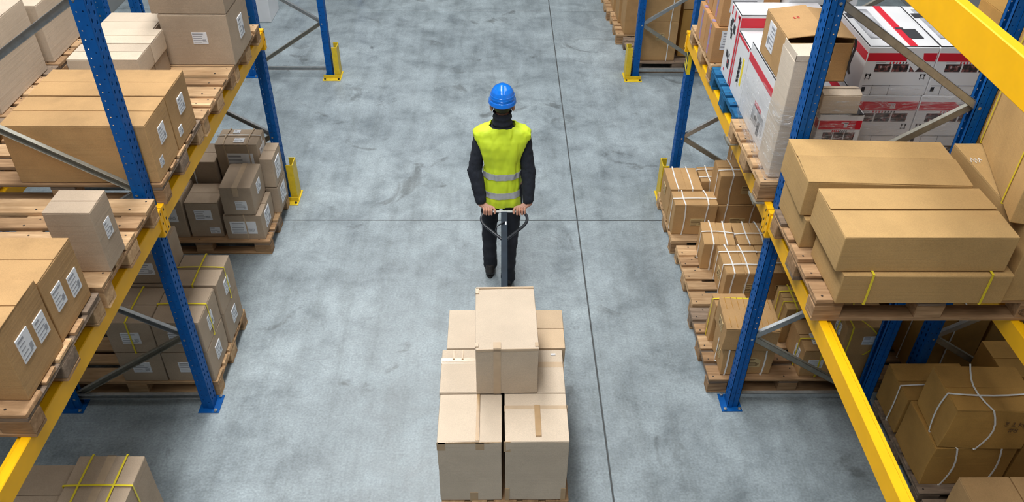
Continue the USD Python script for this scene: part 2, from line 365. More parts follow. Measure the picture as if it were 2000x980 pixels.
def carton(label, x0, y0, z0, dx, dy, dz, m='kraft', rz=0.0, group=None, name='carton', cat='box', seam='x', tape=None, straps=(), labels=(),
           seed=None, amp=0.004, gap=0.005, lift=0.003, flaps=True, off=0.0):
    """x0,y0 = low corner of the footprint. straps: (axis, position 0..1, colour). labels: (face,u,v,w,h,paper,ink)"""
    seed = rng.randrange(10 ** 6) if seed is None else seed
    r = random.Random(seed)
    root = thing(name, label, cat, (x0 + dx / 2, y0 + dy / 2, z0), rz, group)
    d = (dx, dy, dz)
    fl = 0.005
    part(root, 'body', rounded_box(dx, dy, dz - fl if flaps else dz, 0.006, seed % 97, amp), M[m], smooth=50)
    if flaps:
        for s in (-1, 1):
            e = 0.001
            if seam == 'x':
                a, b = (-dy / 2 + e, off * dy - gap / 2) if s < 0 else (off * dy + gap / 2, dy / 2 - e)
                fm = cbox(-dx / 2 + e, dx / 2 - e, a, b, -0.003, 0.003, 0.0015)
                hinge = np.array([0, -dy / 2 if s < 0 else dy / 2, 0]); axis = [1, 0, 0]; sign = 1 if s < 0 else -1
            else:
                a, b = (-dx / 2 + e, off * dx - gap / 2) if s < 0 else (off * dx + gap / 2, dx / 2 - e)
                fm = cbox(a, b, -dy / 2 + e, dy / 2 - e, -0.003, 0.003, 0.0015)
                hinge = np.array([-dx / 2 if s < 0 else dx / 2, 0, 0]); axis = [0, 1, 0]; sign = -1 if s < 0 else 1
            ang = sign * r.uniform(0.2, 1.0) * lift / max((dy if seam == 'x' else dx) / 2, .05)
            fm.apply_transform(trimesh.transformations.rotation_matrix(ang, axis, hinge))
            fm.apply_translation((0, 0, dz - 0.0035))
            part(root, 'flap', fm, M[m])
    if tape:
        w = 0.048
        zt = dz + lift * 0.6
        if seam == 'x':
            tm = [box(-dx / 2 - .0015, dx / 2 + .0015, off * dy - w / 2, off * dy + w / 2, dz - .001, zt + .001)]
            tm += [box(s * dx / 2 - .002, s * dx / 2 + .004 * s, off * dy - w / 2, off * dy + w / 2, dz - .09, zt + .001) for s in (-1, 1)]
        else:
            tm = [box(off * dx - w / 2, off * dx + w / 2, -dy / 2 - .0015, dy / 2 + .0015, dz - .001, zt + .001)]
            tm += [box(off * dx - w / 2, off * dx + w / 2, s * dy / 2 - .002, s * dy / 2 + .004 * s, dz - .09, zt + .001) for s in (-1, 1)]
        part(root, 'tape', cat_(tm), M[tape])
    for s in straps:
        ax, pos, col = s[:3]
        wob = (r.uniform(-.03, .03) if len(s) < 4 else s[3])
        n = 6
        zz = dz + (0.007 if flaps else 0.002) + lift * .45
        half = (dy if ax == 'x' else dx) / 2 + 0.0025 + amp * .7
        loop = [(-half, zz * k / n) for k in range(n)] + [(-half + 2 * half * k / n, zz + .005 * math.sin(math.pi * k / n)) for k in range(n)]
        loop += [(half, zz * (1 - k / n)) for k in range(n)] + [(half - 2 * half * k / n, 0.001) for k in range(n)]
        c = (pos - .5) * (dx if ax == 'x' else dy)
        L = []
        for k, (u, v) in enumerate(loop):
            cc = c + wob * (dx if ax == 'x' else dy) * math.sin(k * .55)
            L.append((cc, u, v) if ax == 'x' else (u, cc, v))
        part(root, 'strap', strip_loop(L, 0.011, 0.0025, 0 if ax == 'x' else 1), M[col])
    for i, q in enumerate(labels):
        q = list(q) + [None] * (7 - len(q))
        add_label(root, d, *q[:5], paper=q[5] or 'paper', ink=q[6] or 'ink_grey', seed=seed + i)
    return root, d

from scipy.interpolate import CubicSpline
def smooth_path(pts, n):
    P = np.array(pts); s = np.concatenate([[0], np.cumsum(np.linalg.norm(np.diff(P, axis=0), axis=1))])
    return CubicSpline(s, P)(np.linspace(0, s[-1], n))
# ---------------------------------------------------------------- floor, walls, roof
def struct(name, label, cat):
    return thing(name, label, cat, kind='structure')
fl = struct('floor', 'grey polished concrete warehouse floor of large slabs with dark saw-cut joints', 'floor')
gx, gy, jw = [-5.9, -5.3 + 0.0, 0.762, 6.2], [-4.2, 1.1, 6.392, 11.68, 17.0, 26.0], 0.0055
gx = [-5.6, 0.762, 6.2]
for i in range(len(gx) - 1):
    for j in range(len(gy) - 1):
        part(fl, 'slab', cbox(gx[i] + jw, gx[i + 1] - jw, gy[j] + jw, gy[j + 1] - jw, -0.12, 0.0, 0.003), M['concrete'])
part(fl, 'joint_sealant', box(gx[0], gx[-1], gy[0], gy[-1], -0.12, -0.006), M['joint'])
def wall(name, label, b):
    w = struct(name, label, 'wall'); part(w, 'panel', box(*b), M['wall'])
wall('wall_left', 'pale grey warehouse wall behind the left racks', (-5.7, -5.6, -4.2, 26, -.12, 9.2))
wall('wall_right', 'pale grey warehouse wall behind the right racks', (6.2, 6.3, -4.2, 26, -.12, 9.2))
wall('wall_far', 'pale grey end wall of the warehouse aisle', (-5.7, 6.3, 26, 26.1, -.12, 9.2))
wall('wall_near', 'pale grey wall behind the viewer', (-5.7, 6.3, -4.3, -4.2, -.12, 9.2))
ce = struct('ceiling', 'light sheet metal warehouse roof with long roof lights', 'ceiling')
part(ce, 'sheet', box(-5.7, 6.3, -4.3, 26.1, 9.2, 9.3), M['roof'])

# ---------------------------------------------------------------- racks
RX, LX, DEPTH = 1.69, -2.08, 1.04
FY = [1.34, 4.07, 6.80, 9.52, 12.24]
HZ = 5.0
def rounded_slot(cx, cz, w, h, n=3):
    pts = []
    for k, (sx, sz) in enumerate(((1, 1), (-1, 1), (-1, -1), (1, -1))):
        for a in np.linspace(0, math.pi / 2, n):
            b = a + k * math.pi / 2
            pts.append((cx + sx * (w / 2 - w / 2) + math.cos(b) * w / 2, cz + sz * (h / 2 - w / 2) + math.sin(b) * w / 2))
    return pts
def plate(outline, holes, t):
    return trimesh.creation.extrude_polygon(sg.Polygon(outline, holes), t, engine='earcut')
def perforated(u0, u1, z0, z1, cols, pitch, w, h, t):
    """plate in u-z with slots; returns mesh with axes (u, z, thickness)"""
    holes = []
    for c, o in cols:
        z = z0 + 0.06 + o
        while z < z1 - 0.05:
            holes.append(rounded_slot(c, z, w, h)); z += pitch
    return plate([(u0, z0), (u1, z0), (u1, z1), (u0, z1)], holes, t)
def axes(m, cols, origin=(0, 0, 0)):
    """re-axes a (u, v, w) mesh: cols are the world directions of u, v, w"""
    T = np.eye(4); T[:3, :3] = np.array(cols, float).T; T[:3, 3] = origin
    m = m.copy(); m.apply_transform(T)
    if np.linalg.det(T[:3, :3]) < 0:
        m.invert()
    return m
def make_post(sign=1):
    """upright channel: aisle face at x=0 looking -x, width .1 in y, depth .075; sign -1 mirrors it"""
    front = perforated(-.05, .05, 0.006, HZ, [(-.024, 0), (.024, .025)], .05, .013, .027, .003)
    ms = [axes(front, [(0, 1, 0), (0, 0, 1), (1, 0, 0)])]
    for s in (-1, 1):
        a = perforated(.0, .036, 0.006, HZ, [(.02, .012)], .075, .008, .008, .003)
        ms.append(axes(a, [(1, 0, 0), (0, 0, 1), (0, -s, 0)], (0, s * .05, 0)))
        ms.append(box(.034, .037, min(s * .05, s * .040), max(s * .05, s * .040), .006, HZ))
        b = perforated(.034, .078, 0.006, HZ, [(.058, .03)], .05, .009, .009, .003)
        ms.append(axes(b, [(1, 0, 0), (0, 0, 1), (0, -s, 0)], (0, s * .043, 0)))
        ms.append(box(.075, .078, min(s * .043, s * .018), max(s * .043, s * .018), .006, HZ))
    m = cat_(ms)
    if sign < 0:
        m.vertices[:, 0] *= -1; m.invert()
    return m
def channel(p, q, w=0.042, d=0.03, t=0.0035):
    """thin C profile bar from p to q in an x-z plane, open towards +y"""
    p, q = np.array(p, float), np.array(q, float)
    L = np.linalg.norm(q - p); u = (q - p) / L; v = np.array([-u[2], 0, u[0]]); y = np.array([0, 1.0, 0])
    def slab(v0, v1, y0, y1):
        return axes(cbox(0, L, v0, v1, y0, y1, .0012), [u, v, y], p)
    return cat_([slab(-w / 2, w / 2, -d / 2, -d / 2 + t), slab(-w / 2, -w / 2 + t, -d / 2, d / 2), slab(w / 2 - t, w / 2, -d / 2, d / 2)])
def make_frame(label, loc, rz, group=None, feet=True):
    root = thing('rack_upright_frame', label, 'rack frame', loc, rz, group)
    f, b = make_post(1), make_post(-1)
    b.apply_translation((DEPTH, 0, 0))
    part(root, 'post', f, M['blue_steel']); part(root, 'post', b, M['blue_steel'])
    for xx in (0.03, DEPTH - 0.03):
        fp = part(root, 'base_plate', cbox(xx - .075, xx + .06 + .015, -.085, .085, 0, .006, .001), M['blue_steel'])
        for sx, sy in ((-.05, -.068), (.055, -.068), (-.05, .068)):
            g = cat_([trimesh.creation.cylinder(.013, .008, sections=6), trimesh.creation.cylinder(.0065, .026, sections=10)])
            g.apply_translation((xx + sx, sy, .014))
            usdkit.mesh(stage, fp + '/' + numbered(fp, 'anchor_bolt'), g, M['bolt'])
    part(root, 'base_brace', channel((.06, 0, .095), (DEPTH - .06, 0, .095)), M['galv'])
    z, k = 0.10, 0
    while z < HZ - .65:
        x0, x1 = (DEPTH - .06, .06) if k % 2 == 0 else (.06, DEPTH - .06)
        part(root, 'diagonal_brace', channel((x0, -.012, z), (x1, .012 if k % 2 else -.012, z + .592)), M['galv'] if k % 3 else M['galv_dull'])
        z += .592; k += 1
    for k in range(9):
        z = .10 + .592 * k
        if z < HZ:
            g = trimesh.creation.cylinder(.009, .088, sections=8)
            g.apply_transform(trimesh.transformations.rotation_matrix(math.pi / 2, [1, 0, 0])); g.apply_translation((.055 if k % 2 else DEPTH - .055, 0, z))
            part(root, 'brace_bolt', g, M['bolt'])
    return root
frame0 = make_frame('blue perforated rack frame with bolted blue foot plate, nearest one right of the aisle', (RX, FY[1], 0), 0)
copy(frame0, 'middle blue rack frame of the right row, yellow and black sticker below its beam', (RX, FY[2], 0))
copy(frame0, 'far right blue rack frame, yellow guard at its foot, brown cartons behind', (RX, FY[3], 0))
copy(frame0, 'right rack frame past the top of the picture, only hidden parts behind far cartons', (RX, FY[4], 0))
copy(frame0, 'right rack frame closest to the viewer, below the picture edge', (RX, FY[0], 0))
copy(frame0, 'blue frame of the shaded rear rack standing beside big strapped brown cartons', (2.95, FY[1], 0))
copy(frame0, 'blue frame of the shaded rear right rack farther along, behind the white and red boxes', (2.95, FY[2], 0))
copy(frame0, 'left blue rack frame nearest the viewer, crossing beside the strapped carton pallet', (LX, FY[1], 0), 180)
copy(frame0, 'middle left blue rack frame with a yellow guard, next to the taped and labelled cartons', (LX, FY[2], 0), 180)
copy(frame0, 'far left blue rack frame on open floor with a yellow guard', (LX, FY[3], 0), 180)
copy(frame0, 'blue rack frame foot at the top picture edge, left of the aisle', (LX, FY[4], 0), 180)
copy(frame0, 'left rack frame closest to the viewer, below the picture edge', (LX, FY[0], 0), 180)

BZ = 1.63
def make_beam(label, loc, rz=0, group=None, L=2.63, H=.115):
    """box beam along y starting at the post face; face towards -x at x=0"""
    root = thing('rack_beam', label, 'rack beam', loc, rz, group)
    prof = sg.Polygon([(0, 0.004), (.004, 0), (.066, 0), (.07, .004), (.07, H - .018), (.046, H - .018), (.046, H - .004), (.042, H), (.004, H), (0, H - .004)])
    bar = trimesh.creation.extrude_polygon(prof, L, engine='earcut')
    part(root, 'bar', axes(bar, [(1, 0, 0), (0, 0, 1), (0, 1, 0)], (0, 0, 0)), M['yellow_steel'], smooth=20)
    for s, y in ((-1, 0), (1, L)):
        a = sorted((y, y + s * .046)); e = sorted((y, y - s * .004))
        con = cat_([cbox(-.006, .0335, a[0], a[1], -.055, H + .012, .002), cbox(-.006, .072, e[0], e[1], -.055, H + .012, .001)])
        cp = part(root, 'end_connector', con, M['yellow_steel'])
        for zz in (-.03, .035, .10):
            g = box(-.0072, -.0055, min(a) + .018, min(a) + .028, zz - .008, zz + .008)
            usdkit.mesh(stage, cp + '/' + numbered(cp, 'hook_slot'), g, M['hole'])
    return root
y0 = FY[1] + .05
BO = .035
beam0 = make_beam('yellow front beam carrying the white and red boxes, between the near and middle right frames', (RX - BO, y0, BZ))
copy(beam0, 'long yellow front beam running from the near post to the bottom right edge', (RX - BO, FY[0] + .05, BZ))
beam1 = make_beam('wide yellow beam at the top right corner, one level above the long flat cartons', (RX - BO, FY[0] + .05, 3.380), H=.142)
copy(beam1, 'upper yellow front beam above the white boxes, out of the picture top', (RX - BO, y0, 3.380))
copy(beam0, 'yellow rear beam at the right picture edge under the pallet of long flat cartons', (RX + DEPTH - .07, FY[0] + .05, BZ))
copy(beam0, 'yellow rear beam hidden behind the pallets of white boxes', (RX + DEPTH - .07, y0, BZ))
copy(beam1, 'upper yellow rear beam outside the top right corner', (RX + DEPTH - .05, FY[0] + .05, 3.380))
copy(beam0, 'yellow front beam of the left rack between its near and middle frames', (LX + BO, FY[2] - .05, BZ), 180)
copy(beam0, 'yellow front beam of the left rack closest to the viewer, at the lower left', (LX + BO, FY[1] - .05, BZ), 180)
copy(beam0, 'yellow rear beam of the left rack, farther bay', (LX - DEPTH + .05, FY[2] - .05, BZ), 180)
copy(beam0, 'yellow rear beam of the left rack, nearer bay', (LX - DEPTH + .05, FY[1] - .05, BZ), 180)
copy(beam0, 'yellow beam of the shaded rear right rack', (2.95, FY[0] + .05, BZ))
copy(beam0, 'yellow beam of the shaded rear right rack behind the white boxes', (2.95, y0, BZ))

def make_guard(label, loc, rz=0):
    root = thing('post_guard', label, 'post guard', loc, rz)
    out = [(-.085, -.075), (-.02, -.075), (-.02, -.068), (-.078, -.068), (-.078, .068), (-.02, .068), (-.02, .075), (-.085, .075)]
    v = trimesh.creation.extrude_polygon(sg.Polygon(out), .40, engine='earcut')
    v.apply_translation((0, 0, .006))
    part(root, 'upright', v, M['guard_yellow'])
    bp = part(root, 'base_plate', cat_([cbox(-.10, .12, -.165, -.090, 0, .007, .001), cbox(-.10, -.05, -.090, .10, 0, .007, .001), cbox(-.095, .115, -.100, -.092, .007, .05, .001)]), M['guard_yellow'])
    for x in (-.075, .095):
        g = trimesh.creation.cylinder(.011, .02, sections=6); g.apply_translation((x, -.135, .012))
        usdkit.mesh(stage, bp + '/' + numbered(bp, 'anchor_bolt'), g, M['hole'])
    return root
g0 = make_guard('yellow steel post guard bolted at the foot of the far right rack frame', (RX - .008, FY[3], 0))
copy(g0, 'yellow steel post guard partly hidden behind the strapped cartons at the middle right frame', (RX - .008, FY[2], 0))
def make_guard_left(label, loc):
    root = thing('post_guard', label, 'post guard', loc, 0)
    out = [(.085, -.075), (.02, -.075), (.02, -.068), (.078, -.068), (.078, .068), (.02, .068), (.02, .075), (.085, .075)]
    v = trimesh.creation.extrude_polygon(sg.Polygon(out), .40, engine='earcut'); v.apply_translation((0, 0, .006))
    part(root, 'upright', v, M['guard_yellow'])
    bp = part(root, 'base_plate', cat_([cbox(-.12, .10, -.165, -.090, 0, .007, .001), cbox(.05, .10, -.090, .10, 0, .007, .001), cbox(-.115, .095, -.100, -.092, .007, .05, .001)]), M['guard_yellow'])
    for x in (-.095, .075):
        g = trimesh.creation.cylinder(.011, .02, sections=6); g.apply_translation((x, -.135, .012))
        usdkit.mesh(stage, bp + '/' + numbered(bp, 'anchor_bolt'), g, M['hole'])
    return root
g1 = make_guard_left('yellow steel post guard at the foot of the far left rack frame on open floor', (LX + .008, FY[3], 0))
copy(g1, 'yellow steel post guard beside the labelled carton stack at the middle left frame', (LX + .008, FY[2], 0))

# ---------------------------------------------------------------- pallets
def board(x0, x1, y0, y1, z0, z1, seed):
    m = cbox(x0, x1, y0, y1, z0, z1, .003)
    r = np.random.default_rng(seed)
    m.vertices = m.vertices + r.normal(0, .0012, m.vertices.shape)
    return m
def make_pallet(label, loc, woods, group=None, seed=0, name='pallet', text=None):
    """1.2 x 0.8 x 0.144 m pallet, long side along x, origin at the middle of its foot"""
    root = thing(name, label, 'pallet', loc, 0, group)
    r = random.Random(seed)
    W_ = lambda: M[r.choice(woods)]
    k = 0
    for y, w in ((-.3275, .145), (-.16, .10), (0, .145), (.16, .10), (.3275, .145)):
        bp = part(root, 'deck_board', board(-.6, .6, y - w / 2, y + w / 2, .122, .144, seed * 50 + k), W_()); k += 1
        ns = []
        for x in (-.53, 0, .53):
            for q in (-.28, .28):
                g = trimesh.creation.cylinder(.006, .002, sections=6); g.apply_translation((x + q * .12, y + q * w, .1445)); ns.append(g)
        usdkit.mesh(stage, bp + '/nails', cat_(ns), M['nail'])
    for x in (-.5275, 0, .5275):
        part(root, 'cross_board', board(x - .0725, x + .0725, -.4, .4, .100, .122, seed * 50 + k), W_()); k += 1
    for x in (-.5275, 0, .5275):
        for y in (-.35, 0, .35):
            w = .145 if y == 0 else .10
            bp = part(root, 'block', board(x - .0725, x + .0725, y - w / 2, y + w / 2, .022, .100, seed * 50 + k), W_()); k += 1
    for y, w in ((-.35, .10), (0, .145), (.35, .10)):
        part(root, 'bottom_board', board(-.6, .6, y - w / 2, y + w / 2, 0, .022, seed * 50 + k), W_()); k += 1
    if text:
        t = meshkit.text_mesh(text, .03, .001); t.apply_transform(trimesh.transformations.rotation_matrix(math.pi / 2, [1, 0, 0]))
        t.apply_translation((.5275 - .055, -.4012, .046))
        part(root, 'stamp', cat_([t] + [tube([(.5275 + .062 * math.cos(a), -.4008, .061 + .029 * math.sin(a)) for a in np.linspace(0, 2 * math.pi, 28, endpoint=False)], .0016, 4, True)]), M['ink_brown'])
    return root
PL = 1.745   # top of the rack beams
def pal(src, label, xl, y0, z, side=1, **kw):
    """xl: aisle-side end; y0: near side"""
    return copy(src, label, (xl + side * .6, y0 + .4, z), **kw)
pA = make_pallet('brown pallet on the floor under the toppled and strapped cartons, beside the near right frame', (1.565 + .6, 4.17 + .4, 0), ['wood_mid', 'wood_mid', 'wood_light', 'wood_grey'], seed=1)
pB = make_pallet('pallet with bare boards showing, holding white-strapped cartons, second on the right floor from the viewer', (1.60 + .6, 5.01 + .4, 0), ['wood_light', 'wood_mid', 'wood_light'], seed=2)
pC = make_pallet('weathered dark pallet carrying the long flat cartons, its corner block stamped EPAL', (1.61 + .6, 3.08 + .4, PL), ['wood_mid', 'wood_grey', 'wood_mid'], seed=3, text='EPAL')
pBlue = make_pallet('blue painted pallet under the upright white and red boxes on the right rack', (1.64 + .6, 4.985 + .4, PL), ['wood_blue'], seed=4, name='pallet')
pGrey = make_pallet('grey weathered pallet on the floor behind the far right frame', (1.68 + .6, 9.62 + .4, 0), ['wood_grey'], seed=5)
pal(pB, 'pallet under the white-strapped cartons next to the middle right frame, crossing the floor joint', 1.57, 5.87, 0)
pal(pB, 'light pallet under the stretch-wrapped white boxes on the right rack', 1.60, 4.165, PL)
pal(pB, 'light pallet under the orange cartons with purple tape on the right rack', 1.635, 5.80, PL)
pal(pB, 'light pallet on the far right floor, first beyond the far frame cartons', 1.60, 10.49, 0)
pal(pB, 'light pallet on the far right floor at the top picture edge', 1.56, 11.32, 0)
pal(pGrey, 'dark pallet on the floor of the rear right rack under big strapped cartons', 2.73, 3.17, 0)
pal(pGrey, 'dark pallet of the rear right rack at the bottom right picture edge', 2.73, 2.33, 0)
pal(pA, 'brown pallet in deep shade on the rear right rack floor beyond the second frame', 2.80, 4.17, 0)
pal(pA, 'pallet under the labelled cartons beside the middle left frame', -2.055, 5.86, 0, -1)
pal(pB, 'pallet under the four-high labelled carton block, bare boards at its left, near left frame', -2.06, 4.16, 0, -1)
pal(pA, 'pallet on the floor under the yellow-strapped carton at the bottom left picture edge', -2.03, 2.30, 0, -1)
pal(pB, 'pallet on the left rack under the tall brown two-box stack with white label', -2.005, 5.76, PL, -1)
pal(pB, 'pallet on the left rack under the long flat cartons, its middle boards bare', -2.01, 4.945, PL, -1)
pal(pA, 'pallet on the left rack just past the near left frame under big labelled cartons', -2.02, 4.13, PL, -1)
pal(pB, 'pallet on the left rack, bare boards and one small tall carton on it', -2.015, 3.18, PL, -1)
pal(pA, 'pallet on the left rack under large cartons at the left picture edge', -2.015, 2.34, PL, -1)
# ---------------------------------------------------------------- load on the pallet truck
CT = .206
G = 'cartons on the pallet truck'
def pale(label, *a, **k):
    return carton(label, *a, m=k.pop('m', 'kraft_pale'), group=None, amp=.003, **k)
def tape_bits(root, d, bits, m='tape'):
    for f, u, v, w, h in bits:
        part(root, 'tape_piece', on_face(f, *d, u, v, w, h, .0016 if f != 'top' else .0045), M[m])
def pieces(root, name, ms, m):
    for q in ms:
        part(root, name, q, m)
c, d = pale('front left carton of the truck load, its top in two uneven panels', -.362, 3.09, CT, .383, .372, .566, seam='y', off=.15, lift=.004, gap=.005)
tape_bits(c, d, [('front', .06, .93, .05, .07), ('front', .66, .93, .05, .06), ('front', .55, .06, .05, .09), ('top', .62, .5, .02, .36), ('front', .5, .985, .37, .016)])
c, d = pale('front right carton of the truck load with a taped cross on top', .040, 3.09, CT, .380, .376, .568, seam='x', off=.17, tape='tape_clear', lift=.003)
tape_bits(c, d, [('top', .52, .42, .035, .24), ('front', .03, .92, .04, .09), ('front', .04, .1, .03, .12), ('front', .96, .1, .03, .12), ('right', .5, .5, .02, .5)])
c, d = pale('middle left carton of the truck load, creased tape across its top', -.368, 3.470, CT, .385, .378, .574, seam='x', off=.22, tape='tape_clear', lift=.003)
tape_bits(c, d, [('top', .2, .86, .012, .08), ('top', .35, .86, .012, .08)])
c, d = pale('carton in the middle right of the truck load, shaded by the big top carton', .036, 3.472, CT, .384, .376, .568, m='kraft_pale', seam='x', off=.14, tape='tape_clear', lift=.003)
add_label(c, d, 'top', .84, .88, .03, .012, lines=1)
c, d = pale('pale carton at the rear left of the truck load with long tape on its top', -.342, 3.866, CT, .372, .378, .566, seam='y', off=.22, tape='tape', lift=.003)
c, d = pale('browner carton at the rear right of the truck load behind the big top carton', .050, 3.868, CT, .394, .376, .566, m='kraft_tan', seam='x', lift=.003, gap=.002)
c, d = pale('large pale carton lying alone on top of the pallet truck load, tape down its front', -.142, 3.462, CT + .572, .378, .566, .385, seam='x', flaps=False, rz=1.2)
tape_bits(c, d, [('front', .34, .5, .045, .38), ('front', .5, .985, .37, .018), ('top', .34, .05, .045, .055), ('top', .03, .94, .022, .05), ('top', .5, .985, .37, .012), ('top', .02, .06, .02, .03), ('top', .97, .06, .02, .03)], 'tape_clear')
pal(pB, 'light pallet carried low on the pallet truck under the pale cartons', -.365 - .0, 3.08, .06) if False else None
tp = make_pallet('light pallet carried by the pallet truck under the pale cartons', (0.042, 3.68, .058), ['wood_light', 'wood_mid'], seed=9)
stage.GetPrimAtPath(tp).GetAttribute('xformOp:rotateZ').Set(90.0)

# ---------------------------------------------------------------- right rack, floor level
SW, SY = 'strap_white', 'strap_yellow'
D0 = .146
tan = lambda f, u, v, w=.10, h=.055: (f, u, v, w, h, 'paper_tan', 'ink_brown')
wht = lambda f, u, v, w=.10, h=.07: (f, u, v, w, h, 'paper', 'ink_grey')
# first pallet, beside the near frame
carton('white-strapped brown carton under the open ribbed one, beside the near right post', 1.650, 4.222, D0, .375, .29, .255, straps=[('x', .09, SW), ('x', .28, SW), ('x', .82, SW), ('y', .5, SW)], labels=[tan('front', .62, .5, .10, .09), tan('left', .4, .55, .09, .08)], amp=.007, seam='x')
c, d = carton('crumpled brown carton without straps, ribbed lid flaps, behind the near right post', 1.632, 4.205, D0 + .264, .385, .335, .205, rz=-3, labels=[tan('left', .45, .6, .11, .08)], amp=.012, gap=.006, lift=.02, seam='x', off=.12)
part(c, 'crease', cat_([on_face('top', *d, u, v, .003, .13, .004) for u in np.linspace(.1, .92, 8) for v in (.25, .82)]), M['kraft_dark'])
carton('brown carton with one yellow strap, tucked behind the ribbed one at the pallet end', 1.640, 4.575, D0, .25, .14, .37, straps=[('y', .5, SY)], amp=.008)
carton('narrow yellow-strapped carton standing behind the diagonal brace, next to the ribbed one', 2.182, 4.56, D0, .30, .27, .345, m='kraft_gold', straps=[('x', .25, SY), ('x', .8, SY), ('y', .3, SY), ('y', .72, SY)], amp=.006)
carton('yellow-strapped carton with white papers on top and front, left of the yellow beam', 2.235, 4.20, D0, .222, .34, .265, straps=[('x', .55, SY), ('y', .35, SY)], labels=[wht('top', .6, .35, .12, .11), wht('front', .45, .5, .11, .08), wht('left', .35, .5, .09, .12)], amp=.006)
carton('lower yellow-strapped carton right of the yellow beam, under the one with the white paper', 2.470, 4.19, D0, .30, .34, .262, straps=[('x', .8, SY), ('y', .5, SY)], amp=.006)
carton('upper yellow-strapped carton with a white paper on its front, right of the yellow beam', 2.462, 4.165, D0 + .268, .315, .35, .26, straps=[('y', .3, SY), ('x', .12, SY), ('x', .55, SY, .25)], labels=[wht('front', .62, .52, .12, .08), wht('left', .35, .62, .09, .10)], amp=.008)
carton('yellow-strapped carton behind the two right of the yellow beam, white label on top', 2.50, 4.545, D0, .28, .36, .50, straps=[('x', .3, SY)], labels=[wht('top', .3, .3, .10, .08)], amp=.006)
# second pallet
carton('leaning white-strapped carton at the aisle end of the half-bare pallet', 1.762, 5.462, D0, .262, .32, .272, rz=-4, straps=[('x', .28, SW), ('x', .72, SW), ('y', .5, SW)], amp=.012, seam='y')
carton('white-strapped carton between the leaning one and the shelf pallet, rear row of the half-bare pallet', 2.040, 5.47, D0, .315, .31, .268, straps=[('x', .3, SW), ('x', .66, SW), ('y', .42, SW)], amp=.009, seam='y')
carton('strapped carton mostly hidden under the shelf pallet, rear row of the half-bare pallet', 2.375, 5.47, D0, .36, .31, .30, straps=[('y', .4, SW)], amp=.007)
carton('white-strapped carton at the front of the half-bare pallet, tan label low', 1.843, 5.052, D0, .305, .375, .288, straps=[('x', .2, SW), ('x', .58, SW), ('y', .28, SW), ('y', .75, SW)], labels=[tan('front', .66, .45, .09, .10), tan('left', .5, .5, .09, .09)], amp=.006, seam='y')
carton('white-strapped carton right behind the near post on the half-bare pallet', 2.155, 5.06, D0, .30, .37, .288, straps=[('x', .75, SW), ('y', .3, SW), ('y', .72, SW)], labels=[tan('front', .55, .45)], amp=.006, seam='y')
carton('strapped carton right of the near post, under the corner of the shelf pallet', 2.462, 5.06, D0, .29, .37, .285, straps=[('x', .3, SW), ('x', .8, SW)], labels=[tan('front', .5, .35)], amp=.006, seam='y')
# third pallet
carton('white-strapped carton at the front left corner of the pallet beside the floor joint', 1.580, 5.972, D0, .388, .225, .322, straps=[('x', .24, SW), ('x', .76, SW), ('y', .42, SW)], labels=[tan('front', .56, .42, .12, .075)], amp=.005)
carton('white-strapped carton against the yellow guard at the middle right frame', 1.575, 6.215, D0, .30, .37, .33, straps=[('x', .25, SW), ('x', .68, SW)], labels=[tan('left', .6, .6, .09, .09)], amp=.007, seam='y')
carton('white-strapped carton just right of the one against the yellow guard', 1.885, 6.345, D0, .27, .26, .33, straps=[('x', .3, SW), ('x', .75, SW), ('y', .25, SW), ('y', .75, SW)], amp=.007, seam='y')
carton('lower of the two stacked cartons beside the yellow beam, white straps and tan label', 1.978, 6.045, D0, .42, .285, .268, straps=[('x', .22, SW), ('x', .8, SW)], labels=[tan('front', .5, .36, .14, .06)], amp=.005)
carton('upper strapped carton of the stack beside the yellow beam, tan label on its front', 1.965, 6.055, D0 + .272, .41, .27, .305, straps=[('x', .27, SW), ('x', .88, SW), ('y', .3, SW)], labels=[tan('front', .66, .52, .13, .085)], amp=.006)
carton('tall brown carton behind the strapped stack, seen over it beside the yellow beam', 2.17, 6.35, D0, .36, .28, .66, straps=[('x', .3, SW), ('y', .5, SW)], amp=.005)
# far bay behind the far frame
carton('lower brown carton with a yellow paper, right behind the far right frame', 1.762, 9.68, D0, .475, .33, .51, labels=[('front', .55, .62, .10, .085, 'paper_tan', 'ink_brown')], straps=[('x', .78, SW)], amp=.003)
carton('upper brown carton with one white strap behind the far right frame', 1.762, 9.68, D0 + .512, .475, .33, .52, straps=[('x', .78, SW)], amp=.003)
carton('dark carton in shade right of the cartons behind the far right frame', 2.30, 9.80, D0, .46, .40, .62, m='kraft_dark', amp=.004)
carton('brown carton above the dark one behind the far right frame', 2.30, 9.80, D0 + .625, .46, .40, .40, amp=.004)
carton('tall brown carton at the near end of the light pallet beyond the far frame', 1.695, 10.50, D0, .33, .37, .62, amp=.004)
carton('brown carton with a yellow paper behind the tall one on the far pallet', 1.66, 10.89, D0, .35, .36, .70, labels=[tan('left', .5, .7)], amp=.004)
carton('white-strapped carton on the farthest right pallet at the top picture edge', 1.64, 11.33, D0, .36, .36, .55, straps=[('x', .6, SW)], amp=.004)
carton('carton farthest along the right row, only its foot inside the picture', 1.62, 11.72, D0, .36, .36, .55, amp=.004)

